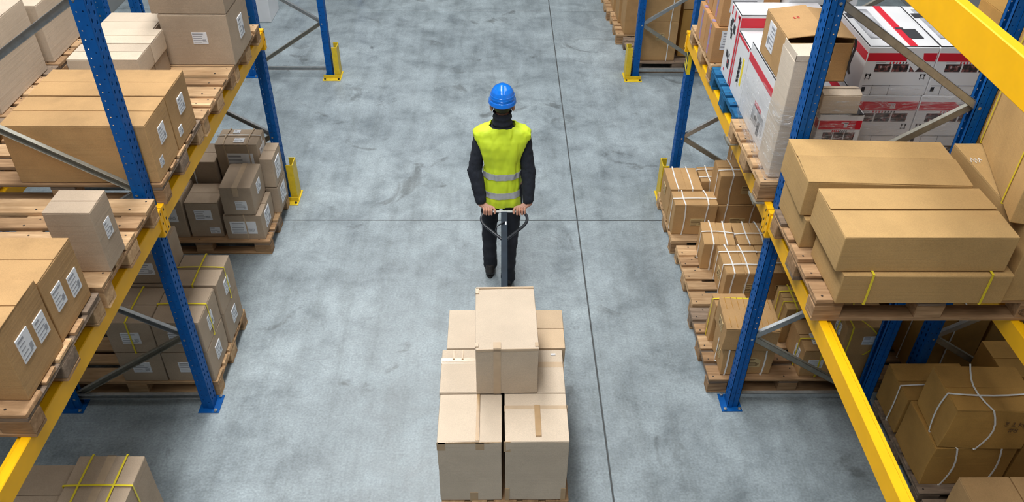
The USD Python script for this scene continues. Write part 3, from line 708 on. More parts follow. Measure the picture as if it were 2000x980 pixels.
# ---------------------------------------------------------------- right rack, shelf level
D1 = PL + .146
GOLD = dict(m='kraft_gold', amp=.003)
carton('lower long flat carton at the near pallet edge, yellow straps on its front', 1.690, 3.048, D1, .845, .40, .183, straps=[('x', .17, SY, 0), ('x', .865, SY, 0)], **GOLD)
carton('upper long flat carton nearest the viewer, plain front and dark lid seam', 1.650, 3.072, D1 + .19, .84, .425, .208, gap=.011, off=.03, lift=.012, **GOLD)
carton('upper long flat carton behind the nearest one, its lid seam off centre', 1.622, 3.525, D1 + .192, .85, .445, .215, rz=-2.5, gap=.011, off=.06, lift=.012, **GOLD)
carton('lower long flat carton at the far pallet edge, only its aisle end showing', 1.640, 3.51, D1, .84, .40, .183, **GOLD)
c, d = carton('carton with a white scribble on its lid, under the big one at the right edge', 2.545, 3.07, D1, .62, .86, .413, m='kraft_gold', amp=.002, lift=.001, seam='y')
pts = [(-.05, -.02), (-.03, .03), (-.015, -.03), (.0, .02), (.015, -.025), (.03, .025), (.04, 0)]
part(c, 'scribble', tube([(x * .7 - .275, y * .9 + .24, d[2] + .005) for x, y in pts], .002, 4), M['strap_white'])
c, d = carton('big carton with thin yellow straps standing high at the right picture edge', 2.578, 3.075, D1 + .423, .50, .85, .62, rz=-16.4, m='kraft_gold', amp=.004, straps=[('y', .20, SY, 0), ('y', .93, SY, 0)], lift=.004, seam='y', off=-.15)
# orange cartons with purple printed tape
for lab, y, z in (('nearer lower orange carton with purple tape, address sheet on its front', 5.845, 0), ('lower orange carton with purple tape, farther one at the pallet end over the yellow beam', 6.13, 0),
                  ('upper orange carton with purple tape and address sheet, nearer of the two upper ones', 5.86, 1), ('upper orange carton with purple tape, farther of the two upper ones', 6.15, 1)):
    c, d = carton(lab, 1.632 + (.03 if z else 0), y, D1 + .286 * z, .42, .275, .282, m='kraft_orange', amp=.002, lift=.002, seam='x', gap=.002)
    part(c, 'tape', cat_([on_face('left', *d, .5, .5, .045, .24, .0012), on_face('top', *d, .5, .5, .41, .045, .0012)]), M['purple_tape'])
    if y < 6:
        add_label(c, d, 'front', .42, .66, .24, .15, lines=6, seed=z)
        part(c, 'red_marks', cat_([on_face('front', *d, .44, q, .10, .008) for q in (.30, .25, .20)]), M['red'])

def white_box(label, x0, y0, z0, dx, dy, dz, kind='A', rz=0, group=None):
    """white retail carton with printed red band, photo strip and pictograms; kind decides the printed faces"""
    root = thing('printed_box', label, 'box', (x0 + dx / 2, y0 + dy / 2, z0), rz, group)
    d = (dx, dy, dz)
    part(root, 'body', rounded_box(dx, dy, dz, .005, rng.randrange(90), .002), M['white_card'], smooth=50)
    r = random.Random(hash((round(x0, 3), round(y0, 3))) % 1000)
    part(root, 'lid_seam', cat_([on_face('top', *d, .5, .012, dx * .98, .004, .001), on_face('top', *d, .012, .5, .004, dy * .98, .001)]), M['ink'])
    if kind == 'A':     # landscape boxes: red band high on front and left, photo strip
        pieces(root, 'red_band', [on_face('front', *d, .5, .80, dx - .012, dz * .17), on_face('left', *d, .5, .80, dy - .012, dz * .17)], M['red'])
        part(root, 'band_lettering', cat_([on_face('front', *d, .60 + .025 * k, .80, .008, dz * .09, .0018) for k in range(3)] + [on_face('front', *d, .60, .845, .045, .006, .0018)]), M['white_card'])
        pieces(root, 'photo', [on_face('front', *d, .27 + .25 * k, .58, dx * .225, dz * .16) for k in range(3)], M['photo_print'])
        ic = [on_face('front', *d, .36 + .045 * k, .685, .008, .014) for k in range(8)] + [on_face('front', *d, .22, .69, .06, .002)]
        part(root, 'swatch', cat_(ic[:4]), M['red']); part(root, 'swatch', cat_(ic[4:]), M['ink'])
        ar = []
        for u in (.09, .88):
            for q in (-.012, .012):
                ar += [on_face('front', *d, u + q / dx * 1.0, .40, .004, .04), on_face('front', *d, u + q / dx, .425, .011, .008)]
            ar.append(on_face('front', *d, u, .365, .036, .003)); ar.append(on_face('front', *d, u, .45, .036, .003))
        ar += [on_face('front', *d, .06 + .012 * k, .13, .006, .03) for k in range(4)] + [on_face('left', *d, .66 + .014 * k, .42, .006, .04) for k in range(3)]
        ar += [on_face('front', *d, .5, .21, dx * .9, .0016), on_face('front', *d, .2, .11, .0016, .07), on_face('front', *d, .45, .11, .0016, .07)]
        part(root, 'pictogram', cat_(ar), M['ink'])
        part(root, 'red_stripe', on_face('top', *d, .64, .5, .045, dy - .02, .0005), M['red'])
        pieces(root, 'photo', [on_face('top', *d, .28, .55, dx * .32, dy * .7, .0004)], M['grey_photo'])
        pieces(root, 'tool_picture', [on_face('top', *d, .78, .30, .09, .14, .0009), on_face('top', *d, .12, .74, .06, .07, .0009), on_face('top', *d, .66, .42, .05, .03, .0012)], M['ink'])
    else:               # upright boxes: print on the aisle side
        if kind == 'B':
            pieces(root, 'red_band', [on_face('left', *d, .035, .5, .022, dz - .02), on_face('front', *d, .5, .90, dx - .02, .07), on_face('left', *d, .10, .96, .05, .02)], M['red'])
            pieces(root, 'tool_picture', [on_face('left', *d, .62 + .1 * math.sin(k), .82 - .045 * k, .05 - .006 * (k % 3), .022) for k in range(6)] + [on_face('left', *d, .36, .74, .05, .06), on_face('left', *d, .62, .34, .05, .05), on_face('left', *d, .4, .24, .06, .07), on_face('left', *d, .4, .36, .03, .03)], M['ink'])
            pieces(root, 'red_spot', [on_face('left', *d, .42, .26, .02, .02, .002), on_face('left', *d, .8, .93, .02, .06), on_face('left', *d, .45, .90, .022, .08), on_face('left', *d, .72, .09, .02, .02)], M['red'])
            part(root, 'handle_hole', cat_([on_face('front', *d, .4, .72, .075, .018)]), M['ink'])
        if kind == 'C':
            pieces(root, 'red_band', [on_face('left', *d, .955, .5, .022, dz - .02), on_face('left', *d, .5, .965, dy - .02, .02), on_face('front', *d, .5, .80, dx - .02, .05)], M['red'])
            part(root, 'lettering', cat_([on_face('left', *d, .47 + (.06 * (k % 2)), .24 + .038 * k, .035, .027) for k in range(12)]), M['ink'])
            part(root, 'yellow_sticker', on_face('left', *d, .27, .52, .035, .20), M['yellow_print'])
            pieces(root, 'tool_picture', [on_face('front', *d, .45, .66, .10, .03), on_face('left', *d, .55, .08, .05, .03)], M['ink'])
        if kind == 'D':
            pieces(root, 'red_band', [on_face('left', *d, .5, .82, dy - .01, .055)], M['red'])
            pieces(root, 'red_stripe', [on_face('left', *d, .4, .42, .15, .035)], M['red'])
            pieces(root, 'photo', [on_face('left', *d, .35, .28, .26, .12)], M['grey_photo'])
            pieces(root, 'tool_picture', [on_face('left', *d, .28, .20, .05, .10, .002), on_face('left', *d, .40, .27, .06, .03, .002)], M['ink'])
        if kind == 'E':
            pieces(root, 'red_band', [on_face('front', *d, .5, .955, dx - .01, .045), on_face('left', *d, .5, .95, dy - .01, .03)], M['red'])
            t = meshkit.text_mesh('SER', .045, .001, True); t.apply_transform(trimesh.transformations.rotation_matrix(math.pi / 2, [1, 0, 0])); t.apply_translation((.02, -dy / 2 - .0018, dz * .93))
            part(root, 'lettering', t, M['white_card'])
            part(root, 'handle_hole', cat_([on_face('front', *d, .55, .80, .09, .022)]), M['ink'])
    return root
white_box('upright white box with black tool pictures, far end of the blue pallet', 1.688, 5.462, D1, .62, .26, .53, 'B')
white_box('upright white box with a red edge, black lettering and a yellow sticker', 1.690, 5.125, D1, .34, .315, .43, 'C')
white_box('white box with a red top band and hand hole behind the open brown carton', 2.10, 5.73, D1, .50, .42, .62, 'E')
white_box('white box wrapped in film, red band across its side, under the open carton', 1.682, 4.47, D1, .245, .62, .50, 'D')
yb = 4.60
white_box('upper left white box with red band and photo strip, behind the grey brace', 2.238, yb, D1 + .365, .43, .66, .318, 'A')
white_box('upper right white box with red band, crossed by the yellow top beam', 2.672, yb, D1 + .365, .43, .66, .318, 'A')
white_box('lower white box behind the film, under the left upper one with the same red band', 2.225, yb, D1, .43, .66, .362, 'A')
white_box('lower white box under the right upper one, beside the blue rear post', 2.660, yb, D1, .43, .66, .362, 'A')
white_box('lower white box half hidden by the near post, below the brown tray carton', 1.945, 4.36, D1, .27, .22, .357, 'A')
# open brown carton on top: body, raised flaps
c = thing('open_carton', 'open brown carton with a raised lid and address sheet, on top of the film-wrapped boxes', 'box', (1.89, 4.72, D1 + .507), 0)
d = (.40, .45, .27)
wl = cat_([cbox(-.2, .2, -.225, -.219, 0, .245), cbox(-.2, .2, .219, .225, 0, .27), cbox(-.2, -.194, -.225, .225, 0, .27), cbox(.194, .2, -.225, .225, 0, .27), cbox(-.2, .2, -.225, .225, 0, .006)])
part(c, 'body', wl, M['kraft'])
for s, ang in ((-1, -7), (1, 5)):
    f = cbox(0, .232 if s < 0 else .165, -.225, .225, -.003, .003, .001)
    if s > 0:
        f.vertices[:, 0] *= -1; f.invert()
    f.apply_transform(trimesh.transformations.rotation_matrix(math.radians(ang), [0, 1, 0]))
    f.apply_translation((s * .2, 0, .274)); part(c, 'flap', f, M['kraft'])
add_label(c, d, 'left', .62, .60, .13, .17, lines=6, seed=3)
t = meshkit.text_mesh('15', .025, .001); t.apply_transform(trimesh.transformations.rotation_matrix(math.radians(-7), [0, 1, 0])); t.apply_translation((-.10, .03, .291)); part(c, 'stamp', t, M['red'])
part(c, 'hanging_strap', tube(smooth_path([(.198, -.228, .272), (.205, -.234, .20), (.196, -.238, .14), (.212, -.236, .06)], 16), .007, 6), M['ink'], label='black strap hanging down the corner')
c, d = carton('tall narrow beige carton with torn top, standing beside the near blue post', 1.655, 4.215, D1, .20, .245, .765, m='beige', amp=.006, flaps=False)
part(c, 'torn_edge', cat_([cbox(-.1, .09, -.122, -.118, .765, .80, .001), cbox(-.1, -.096, -.122, .10, .765, .812, .001)]), M['beige'])
carton('shallow brown tray carton wedged right of the near post on the white boxes', 1.93, 4.36, D1 + .362, .235, .12, .125, m='kraft_pale', amp=.008, lift=.02)

# stretch film around the white boxes
def film_sheet():
    base = [(1.672, 5.10), (1.645, 4.80), (1.640, 4.45), (1.640, 4.21), (1.70, 4.205), (1.87, 4.21), (1.93, 4.34), (2.17, 4.35), (2.30, 4.56), (2.60, 4.575), (3.09, 4.575)]
    P = np.array(base); L = np.concatenate([[0], np.cumsum(np.linalg.norm(np.diff(P, axis=0), axis=1))])
    s = np.linspace(0, L[-1], 130)
    X, Y = np.interp(s, L, P[:, 0]), np.interp(s, L, P[:, 1])
    top = np.interp(s, [0, .5, .9, 1.2, 2.0, L[-1]], [D1 + .28, D1 + .46, D1 + .50, D1 + .47, D1 + .44, D1 + .36])
    bot = np.full_like(s, D1 - .05)
    n = 34; t = np.linspace(0, 1, n)
    V = np.zeros((len(s), n, 3))
    V[..., 0] = X[:, None]; V[..., 1] = Y[:, None]; V[..., 2] = bot[:, None] + (top - bot)[:, None] * t[None, :]
    q = V.reshape(-1, 3)
    w = (meshkit.fbm(q * np.array([9, 9, 26]) + 3.1, 3, 5) - .5).reshape(len(s), n)
    diag = np.sin((V[..., 2] * 34 + s[:, None] * 20)) * .0035
    V[..., 1] -= .010 + np.abs(w) * .022 + diag
    V[..., 0] -= .006 + np.abs(w) * .014
    i, j = np.meshgrid(np.arange(len(s) - 1), np.arange(n - 1), indexing='ij')
    f = np.stack([i * n + j, (i + 1) * n + j, (i + 1) * n + j + 1, i * n + j + 1], -1).reshape(-1, 4)
    return trimesh.Trimesh(V.reshape(-1, 3), np.vstack([f[:, [0, 1, 2]], f[:, [0, 2, 3]]]), process=False)
fm = thing('stretch_film', 'clear wrinkled stretch film wrapped around the white boxes on the right shelf', 'film')
part(fm, 'sheet', film_sheet(), M['film'], smooth=True)

# steel stops under the corner blocks of the stretch-wrapped pallet
for w, y in (('nearer', 4.160), ('farther', 4.868)):
    st_ = thing('pallet_stop', w + ' grey steel stop under a corner block of the film-wrapped pallet', 'bracket', (1.59, y, 1.735))
    part(st_, 'tray', cbox(-.008, .062, -.008, .108, 0, .008, .001), M['galv_dull'])
    part(st_, 'lip', cbox(-.012, -.006, -.012, .112, 0, .022, .001), M['galv_dull'])
# hazard sticker on the middle right post
hz = thing('hazard_sticker', 'yellow and black hazard sticker on the middle right post under the beam end', 'sticker', (RX - .0012, FY[2], 1.36))
part(hz, 'backing', box(-.0008, .0008, -.048, .048, 0, .20), M['ink'])
for k in range(3):
    q = sg.Polygon([(-.048, .012 + .065 * k), (.048, .052 + .065 * k), (.048, .078 + .065 * k), (-.048, .038 + .065 * k)]).intersection(sg.box(-.048, 0, .048, .20))
    part(hz, 'stripe', axes(trimesh.creation.extrude_polygon(q, .001, engine='earcut'), [(0, 1, 0), (0, 0, 1), (1, 0, 0)], (-.0018, 0, 0)), M['yellow_print'])
part(hz, 'side_wrap', box(.0014, .034, -.0528, -.0516, 0, .20), M['yellow_print'])
# ---------------------------------------------------------------- rear right rack, floor
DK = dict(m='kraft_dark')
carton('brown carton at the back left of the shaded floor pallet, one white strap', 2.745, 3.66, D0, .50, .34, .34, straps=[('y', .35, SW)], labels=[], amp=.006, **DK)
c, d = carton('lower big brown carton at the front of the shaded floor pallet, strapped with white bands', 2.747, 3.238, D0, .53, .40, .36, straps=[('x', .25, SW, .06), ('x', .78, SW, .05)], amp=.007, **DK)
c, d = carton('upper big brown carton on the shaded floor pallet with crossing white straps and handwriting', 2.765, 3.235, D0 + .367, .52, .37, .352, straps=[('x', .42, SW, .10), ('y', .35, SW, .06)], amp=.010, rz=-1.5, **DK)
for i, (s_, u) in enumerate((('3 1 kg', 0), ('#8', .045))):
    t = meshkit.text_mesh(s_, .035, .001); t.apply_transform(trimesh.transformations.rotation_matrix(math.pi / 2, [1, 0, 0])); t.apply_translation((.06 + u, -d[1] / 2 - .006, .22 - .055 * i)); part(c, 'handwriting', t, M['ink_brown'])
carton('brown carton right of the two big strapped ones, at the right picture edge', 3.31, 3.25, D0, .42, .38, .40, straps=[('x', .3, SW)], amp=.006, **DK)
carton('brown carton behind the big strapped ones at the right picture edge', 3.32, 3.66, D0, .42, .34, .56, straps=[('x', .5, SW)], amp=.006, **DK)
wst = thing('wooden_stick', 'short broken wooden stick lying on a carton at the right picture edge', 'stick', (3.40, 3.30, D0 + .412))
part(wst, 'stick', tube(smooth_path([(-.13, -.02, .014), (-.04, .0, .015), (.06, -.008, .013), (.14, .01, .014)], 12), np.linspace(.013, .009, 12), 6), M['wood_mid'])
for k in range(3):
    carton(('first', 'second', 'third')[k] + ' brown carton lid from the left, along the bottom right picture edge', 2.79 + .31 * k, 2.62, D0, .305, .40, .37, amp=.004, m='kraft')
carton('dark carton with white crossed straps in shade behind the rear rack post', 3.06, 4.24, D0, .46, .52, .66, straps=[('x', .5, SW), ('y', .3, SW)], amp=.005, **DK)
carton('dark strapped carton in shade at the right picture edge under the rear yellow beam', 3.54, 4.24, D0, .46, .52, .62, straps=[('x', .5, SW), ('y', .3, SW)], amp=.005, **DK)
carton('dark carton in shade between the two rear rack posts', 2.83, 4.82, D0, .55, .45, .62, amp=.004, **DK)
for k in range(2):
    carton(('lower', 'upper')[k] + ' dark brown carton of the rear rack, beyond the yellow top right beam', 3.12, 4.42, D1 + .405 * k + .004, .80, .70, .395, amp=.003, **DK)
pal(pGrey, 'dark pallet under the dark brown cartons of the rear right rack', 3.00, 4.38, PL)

# ---------------------------------------------------------------- left rack, floor level
GR = dict(m='kraft_grey')
carton('lower labelled carton at the aisle corner beside the middle left frame', -2.432, 5.895, D0, .335, .385, .255, straps=[('x', .55, 'tape_clear')], labels=[wht('front', .48, .5, .23, .13), wht('right', .45, .55, .15, .16)], **GR)
carton('carton with taped lid and two small labels, beside the middle left frame', -2.412, 5.90, D0 + .262, .272, .395, .285, tape='tape_clear', seam='y', labels=[wht('front', .6, .35, .10, .09), wht('right', .55, .6, .12, .11)], **GR)
carton('lower carton hidden behind the aisle corner stack at the middle left frame', -2.54, 6.33, D0, .375, .30, .345, **GR)
carton('broad banded carton with a large sheet on its front, by the middle left frame', -2.537, 6.355, D0 + .352, .375, .275, .355, straps=[('x', .22, 'tape_clear'), ('x', .78, 'tape_clear'), ('y', .55, 'strap_white', 0)], labels=[wht('front', .55, .45, .24, .21), wht('right', .5, .5, .16, .2), wht('top', .4, .8, .06, .06), wht('top', .55, .25, .09, .07)], **GR)
carton('lower labelled carton close to the middle left post', -2.155, 6.31, D0, .115, .31, .275, labels=[wht('right', .5, .5, .17, .17)], **GR)
carton('upper labelled carton close to the middle left post', -2.155, 6.315, D0 + .282, .118, .30, .295, labels=[wht('right', .45, .5, .16, .18)], **GR)
carton('tall carton left of the broad sheeted one, beside the left yellow beam', -2.86, 6.30, D0, .31, .33, .56, straps=[('x', .35, 'strap_white', 0)], **GR)
carton('small pale-topped carton left of the taped stack near the middle left frame', -2.76, 5.93, D0, .29, .31, .37, labels=[wht('front', .5, .65, .15, .10), wht('front', .75, .2, .09, .07)], **GR)
carton('dark carton under the left yellow beam with a bluish label', -3.14, 5.92, D0, .36, .34, .40, labels=[wht('front', .55, .6, .2, .14)], **GR)
carton('dark carton at the back of the middle left floor pallet', -3.20, 6.30, D0, .33, .33, .62, **GR)
for lay in (0, 1):
    w = ('lower', 'upper')[lay]
    z = D0 + .29 * lay
    carton(w + ' labelled carton at the near aisle corner of the four-stack block', -2.412, 4.17, z, .335, .375, .285, straps=[('y', .5, 'strap_yellow', 0)] if lay else [], labels=[wht('front', .5, .5, .13, .10), wht('right', .5, .5, .10, .12)], **GR)
    carton(w + ' labelled carton left of the corner one in the four-stack block, beside bare pallet boards', -2.735, 4.17, z, .315, .375, .285, labels=[wht('front', .5, .5, .13, .10)], straps=[('x', .5, 'strap_yellow', 0)] if lay else [], **GR)
    carton(w + ' labelled carton at the far aisle corner of the four-stack block', -2.40, 4.565, z, .34, .36, .29, straps=[('x', .5, 'strap_yellow', 0), ('y', .55, 'strap_yellow', 0)] if lay else [], labels=[wht('right', .5, .5, .10, .12)], **GR)
    carton(w + ' carton at the back left of the four-stack block', -2.73, 4.565, z, .32, .36, .29, labels=[wht('front', .5, .6, .13, .10)], **GR)
carton('carton on top at the back left of the four-stack block, under the left yellow beam', -2.76, 4.58, D0 + .588, .36, .34, .27, labels=[wht('front', .6, .5, .13, .10)], **GR)
carton('large carton with a taped, yellow-banded lid at the bottom left picture edge', -2.42, 2.60, D0, .375, .42, .60, straps=[('x', .22, 'strap_yellow', 0), ('x', .74, 'strap_yellow', 0), ('y', .5, 'strap_yellow', 0)], tape='tape_clear', seam='y', **GR)
carton('carton left of the banded one at the bottom left picture edge', -2.84, 2.60, D0, .40, .42, .52, **GR)
# left rack, shelf level
carton('lower tall brown carton with a white sheet, on the far left shelf pallet', -2.49, 5.775, D1, .50, .52, .39, labels=[wht('front', .55, .55, .11, .09), wht('right', .55, .5, .12, .16)], m='kraft_grey')
carton('upper tall brown carton of the two-box stack at the middle left frame', -2.53, 5.78, D1 + .396, .54, .53, .40, tape='tape_clear', m='kraft_grey')
carton('pale carton far back on the left shelf, behind the long flat ones', -2.98, 5.76, D1, .42, .36, .27, m='kraft_pale')
for k in range(2):
    carton(('nearer', 'farther')[k] + ' long flat carton with ribbed ends lying across the left shelf', -2.93, 5.19 + .27 * k, D1 + .16, .48, .255, .15, m='kraft_pale', seam='x')
    carton('carton under the ' + ('nearer', 'farther')[k] + ' long flat one on the left shelf', -2.92, 5.19 + .27 * k, D1, .46, .255, .155, m='kraft_grey')
for k in range(2):
    y = 4.145 + .375 * k
    carton(('nearer', 'farther')[k] + ' big carton with white papers on its aisle side, past the near left post', -2.86, y, D1, .83, .36, .385, labels=[wht('right', .55, .60, .10, .11), wht('right', .25, .25, .06, .06)], m='kraft', amp=.005)
carton('flat carton lying at the back of the big aisle-side papered ones on the left shelf', -2.95, 4.94, D1, .50, .22, .20, m='kraft_grey')
carton('single small tall carton with a pale lid on bare boards at the left', -2.245, 3.30, D1, .235, .205, .375, labels=[wht('right', .55, .55, .07, .10)], m='kraft_grey')
carton('large carton with white papers at the left picture edge, nearest on the left shelf', -2.83, 2.42, D1, .80, .34, .40, labels=[wht('right', .35, .55, .10, .13), wht('right', .75, .5, .09, .12)], m='kraft')
carton('carton behind the nearest one at the left picture edge, papers on its aisle side', -2.83, 2.78, D1, .79, .34, .36, labels=[wht('right', .3, .55, .09, .12), wht('right', .72, .45, .09, .12)], m='kraft')
carton('white wrapped carton on the floor between the far left frames, at the top picture edge', -3.75, 11.20, 0.002, .52, .5, .5, m='white_card')
# rear left rack
copy(frame0, 'blue frame of the rear left rack, seen past the near left frame', (LX - DEPTH - .22, FY[1], 0), 180)
copy(frame0, 'blue frame of the rear left rack, left of the tall two-box stack', (LX - DEPTH - .22, FY[2], 0), 180)
RL = LX - DEPTH - .22
copy(beam0, 'yellow front beam of the rear left rack', (RL + BO, FY[2] - .05, BZ), 180)
copy(beam0, 'yellow back beam of the rear left rack', (RL - DEPTH + .07, FY[2] - .05, BZ), 180)
for k, w in enumerate(('nearest', 'middle', 'farthest')):
    pal(pA, w + ' pallet on the rear left rack shelf', RL + .02, 4.14 + .82 * k, PL, -1)
    carton(w + ' pale carton on the rear left rack shelf, behind the blue frames', RL - .88, 4.17 + .82 * k, D1, .85, .70, .44 + .1 * (k % 2), m='kraft_pale', amp=.003)
# ---------------------------------------------------------------- end of cartons
# ---------------------------------------------------------------- pallet truck
cx = .048
jk = thing('pallet_truck', 'dark blue hand pallet truck under the pale cartons, pulled by its loop handle', 'pallet truck', (cx, 4.4, 0))
def L_(m, dx=0, dy=0, dz=0):
    m = m.copy(); m.apply_translation((dx, dy, dz)); return m
for s in (-1, 1):
    f = sg.Polygon([(-.075, 0), (.075, 0), (.075, .055), (.068, .06), (-.068, .06), (-.075, .055)])
    fm_ = trimesh.creation.extrude_polygon(f, 1.15, engine='earcut')
    p_fk = part(jk, 'fork', axes(fm_, [(1, 0, 0), (0, 0, 1), (0, 1, 0)], (s * .186, -1.20, .092)), M['jack'])
    w = trimesh.creation.cylinder(.040, .09, sections=20); w.apply_transform(trimesh.transformations.rotation_matrix(math.pi / 2, [0, 1, 0])); w.apply_translation((s * .186, -1.08, .040))
    arm = cat_([cbox(s * .186 + q - .004, s * .186 + q + .004, -1.12, -1.02, .03, .10, .001) for q in (-.05, .05)])
    fk = part(jk, 'roller', w, M['sole']); part(jk, 'roller_arm', arm, M['jack'])
bd = sg.Polygon([(-.26, .06), (.26, .06), (.26, .20), (.16, .36), (-.16, .36), (-.26, .20)])
part(jk, 'body', cat_([axes(trimesh.creation.extrude_polygon(bd, .05, engine='earcut'), [(1, 0, 0), (0, 0, 1), (0, 1, 0)], (0, -.05, 0)), cbox(-.10, .10, 0, .10, .12, .20)]), M['jack'])
def cyl(p, q, r, n=18):
    return tube([p, q], r, n)
part(jk, 'pump', cat_([cyl((0, .08, .16), (0, .08, .42), .055), cyl((0, .08, .42), (0, .08, .47), .022), cyl((-.06, .15, .24), (.06, .15, .24), .028), cbox(-.06, .06, .05, .2, .20, .28, .004)]), M['jack'])
for s in (-1, 1):
    w = trimesh.creation.cylinder(.09, .05, sections=28); w.apply_transform(trimesh.transformations.rotation_matrix(math.pi / 2, [0, 1, 0])); w.apply_translation((s * .055, .10, .09))
    part(jk, 'steering_wheel', w, M['sole'])
TA, TB = np.array([0, .16, .24]), np.array([0, 1.07, .75])
tu = (TB - TA) / np.linalg.norm(TB - TA); tl = np.linalg.norm(TB - TA); tn = np.array([0, -tu[2], tu[1]])
bar = cbox(-.026, .026, 0, tl - .004, -.014, .014, .004)
part(jk, 'tiller', axes(bar, [(1, 0, 0), tuple(tu), tuple(tn)], TA), M['jack'])
def lp(x, t):
    return TB + np.array([x, 0, 0]) + tu * t
prof = [(.0, -.262), (-.05, -.222), (-.105, -.175), (-.15, -.135), (-.178, -.100), (-.187, -.065), (-.178, -.030), (-.155, -.008), (-.125, 0)]
for s in (-1, 1):
    part(jk, 'handle_loop', tube(smooth_path([lp(-s * x, t) for x, t in prof], 30), .0125, 10), M['jack_handle'])
part(jk, 'handle_bar', tube([lp(-.127, 0), lp(.127, 0)], .0105, 10), M['steel_bar'], label='worn steel cross bar of the handle')
lev = smooth_path([lp(0, -.10) + tn * .02, lp(-.03, -.125) + tn * .028, lp(-.06, -.15) + tn * .03, lp(-.072, -.185) + tn * .02], 14)
part(jk, 'release_lever', tube(lev, np.linspace(.006, .004, 14), 8), M['jack_handle'])
part(jk, 'decal', axes(box(.006, .018, tl - .125, tl - .095, .0142, .0150), [(1, 0, 0), tuple(tu), tuple(tn)], TA), M['paper'])

# ---------------------------------------------------------------- worker
mx = .03
man = thing('person', 'person in blue helmet, yellow vest and dark clothes walking away, pulling the pallet truck', 'person', (0, 0, 0))
def bones(segs, seg=20):
    out = []
    for a, ra, b, rb in segs:
        h = m3.Manifold.batch_hull([m3.Manifold.sphere(ra, seg).translate(tuple(map(float, a))), m3.Manifold.sphere(rb, seg).translate(tuple(map(float, b)))])
        out.append(h)
    return m3.Manifold.batch_boolean(out, m3.OpType.Add)
def ell(c, r, n=28):
    return m3.Manifold.sphere(1.0, n).scale(tuple(map(float, r))).translate(tuple(map(float, c)))
def finish(man_, edge, it=10):
    m = man_.refine_to_length(edge).to_mesh()
    t = trimesh.Trimesh(np.array(m.vert_properties[:, :3]), np.array(m.tri_verts), process=True)
    trimesh.smoothing.filter_taubin(t, lamb=.5, nu=.52, iterations=it)
    return t
A3 = lambda *v: np.array(v, float)
SH = {-1: A3(-.135, 5.695, 1.372), 1: A3(.195, 5.695, 1.372)}
EL = {-1: A3(-.192, 5.625, 1.055), 1: A3(.243, 5.625, 1.055)}
WR = {-1: A3(-.142, 5.520, .812), 1: A3(.243, 5.520, .812)}
HC = {-1: A3(-.088, 5.47, .75), 1: A3(.184, 5.47, .75)}      # grip centre on the bar
HIP = {-1: A3(-.055, 5.66, .90), 1: A3(.115, 5.65, .90)}
KN = {-1: A3(-.078, 5.71, .47), 1: A3(.108, 5.60, .47)}
AN = {-1: A3(-.073, 5.60, .105), 1: A3(.082, 5.40, .125)}
HD = A3(mx, 5.70, 1.615)
# body: torso, neck, head with face, arms, hands, legs as one surface
segs = [((mx, 5.66, .95), .105, (mx, 5.68, 1.15), .085), ((mx - .05, 5.68, 1.15), .075, (mx + .05, 5.68, 1.15), .075), ((mx - .06, 5.69, 1.28), .06, (mx + .06, 5.69, 1.28), .06),
        ((mx, 5.67, 1.15), .08, (mx, 5.69, 1.34), .07), ((mx, 5.69, 1.36), .06, (mx, 5.70, 1.53), .052)]
for s in (-1, 1):
    segs += [((mx + s * .07, 5.69, 1.30), .05, SH[s] + A3(0, 0, -.05), .045), (SH[s] + A3(0, 0, -.05), .045, EL[s], .040), (EL[s], .040, WR[s], .027), ((mx + s * .05, 5.66, .95), .10, HIP[s], .08), (HIP[s], .078, KN[s], .052), (KN[s], .052, AN[s], .036)]
body = bones(segs, 16)
head = ell(HD + A3(0, 0, .02), (.074, .092, .105)) + bones([((mx, 5.725, 1.555), .045, (mx, 5.765, 1.535), .024), (HD + A3(0, .07, .03), .03, HD + A3(0, .092, -.02), .014), (HD + A3(0, .085, -.02), .013, HD + A3(0, .108, -.025), .010)], 14)
for s in (-1, 1):
    head += ell(HD + A3(s * .084, -.008, -.026), (.015, .022, .036), 18) + ell(HD + A3(s * .032, .082, .012), (.013, .012, .008), 14)
head += ell(HD + A3(0, .088, -.062), (.024, .010, .006), 14)
main = finish(body + head, .02, 8)
hands = []
for s in (-1, 1):
    c = HC[s]; w = WR[s]
    fing = [-.030, -.010, .010, .030]           # from little to index finger, index nearest the middle of the bar
    hs = []
    kb = c + A3(0, .016, .026)
    for i, o in enumerate(fing):
        dx = -s * o
        ln = (.85, .97, 1.0, .95)[i]
        k0 = c + A3(dx, .014, .026); k1 = c + A3(dx * 1.04, -.020 * ln, .021); k2 = c + A3(dx * 1.05, -.027 * ln, -.010); k3 = c + A3(dx * 1.04, -.004, -.024 * ln)
        r0 = (.0085, .0095, .0098, .0094)[i]
        hs += [(k0, r0 + .002, k1, r0), (k1, r0, k2, r0 - .0006), (k2, r0 - .0006, k3, r0 - .0014)]
        hs += [(w + A3(dx * .55, -.006, -.012), .018, k0, r0 + .003)]
    th0 = w + A3(-s * .022, -.008, -.018)
    th1 = c + A3(-s * .047, .012, .030); th2 = c + A3(-s * .060, -.014, .020); th3 = c + A3(-s * .058, -.026, .0)
    hs += [(th0, .014, th1, .0115), (th1, .0115, th2, .0100), (th2, .0100, th3, .0085)]
    hs += [(w, .026, w + (EL[s] - w) * .30, .030)]
    hands.append(finish(bones(hs, 12), .0045, 5))
allb = cat_([main] + hands)
part(man, 'body', allb, M['skin'], smooth=True)
eyes = []
for s in (-1, 1):
    e = trimesh.creation.icosphere(2, .0085); e.apply_translation(HD + A3(s * .032, .087, .012)); eyes.append(e)
part(man, 'eyes', cat_(eyes), M['ink'])
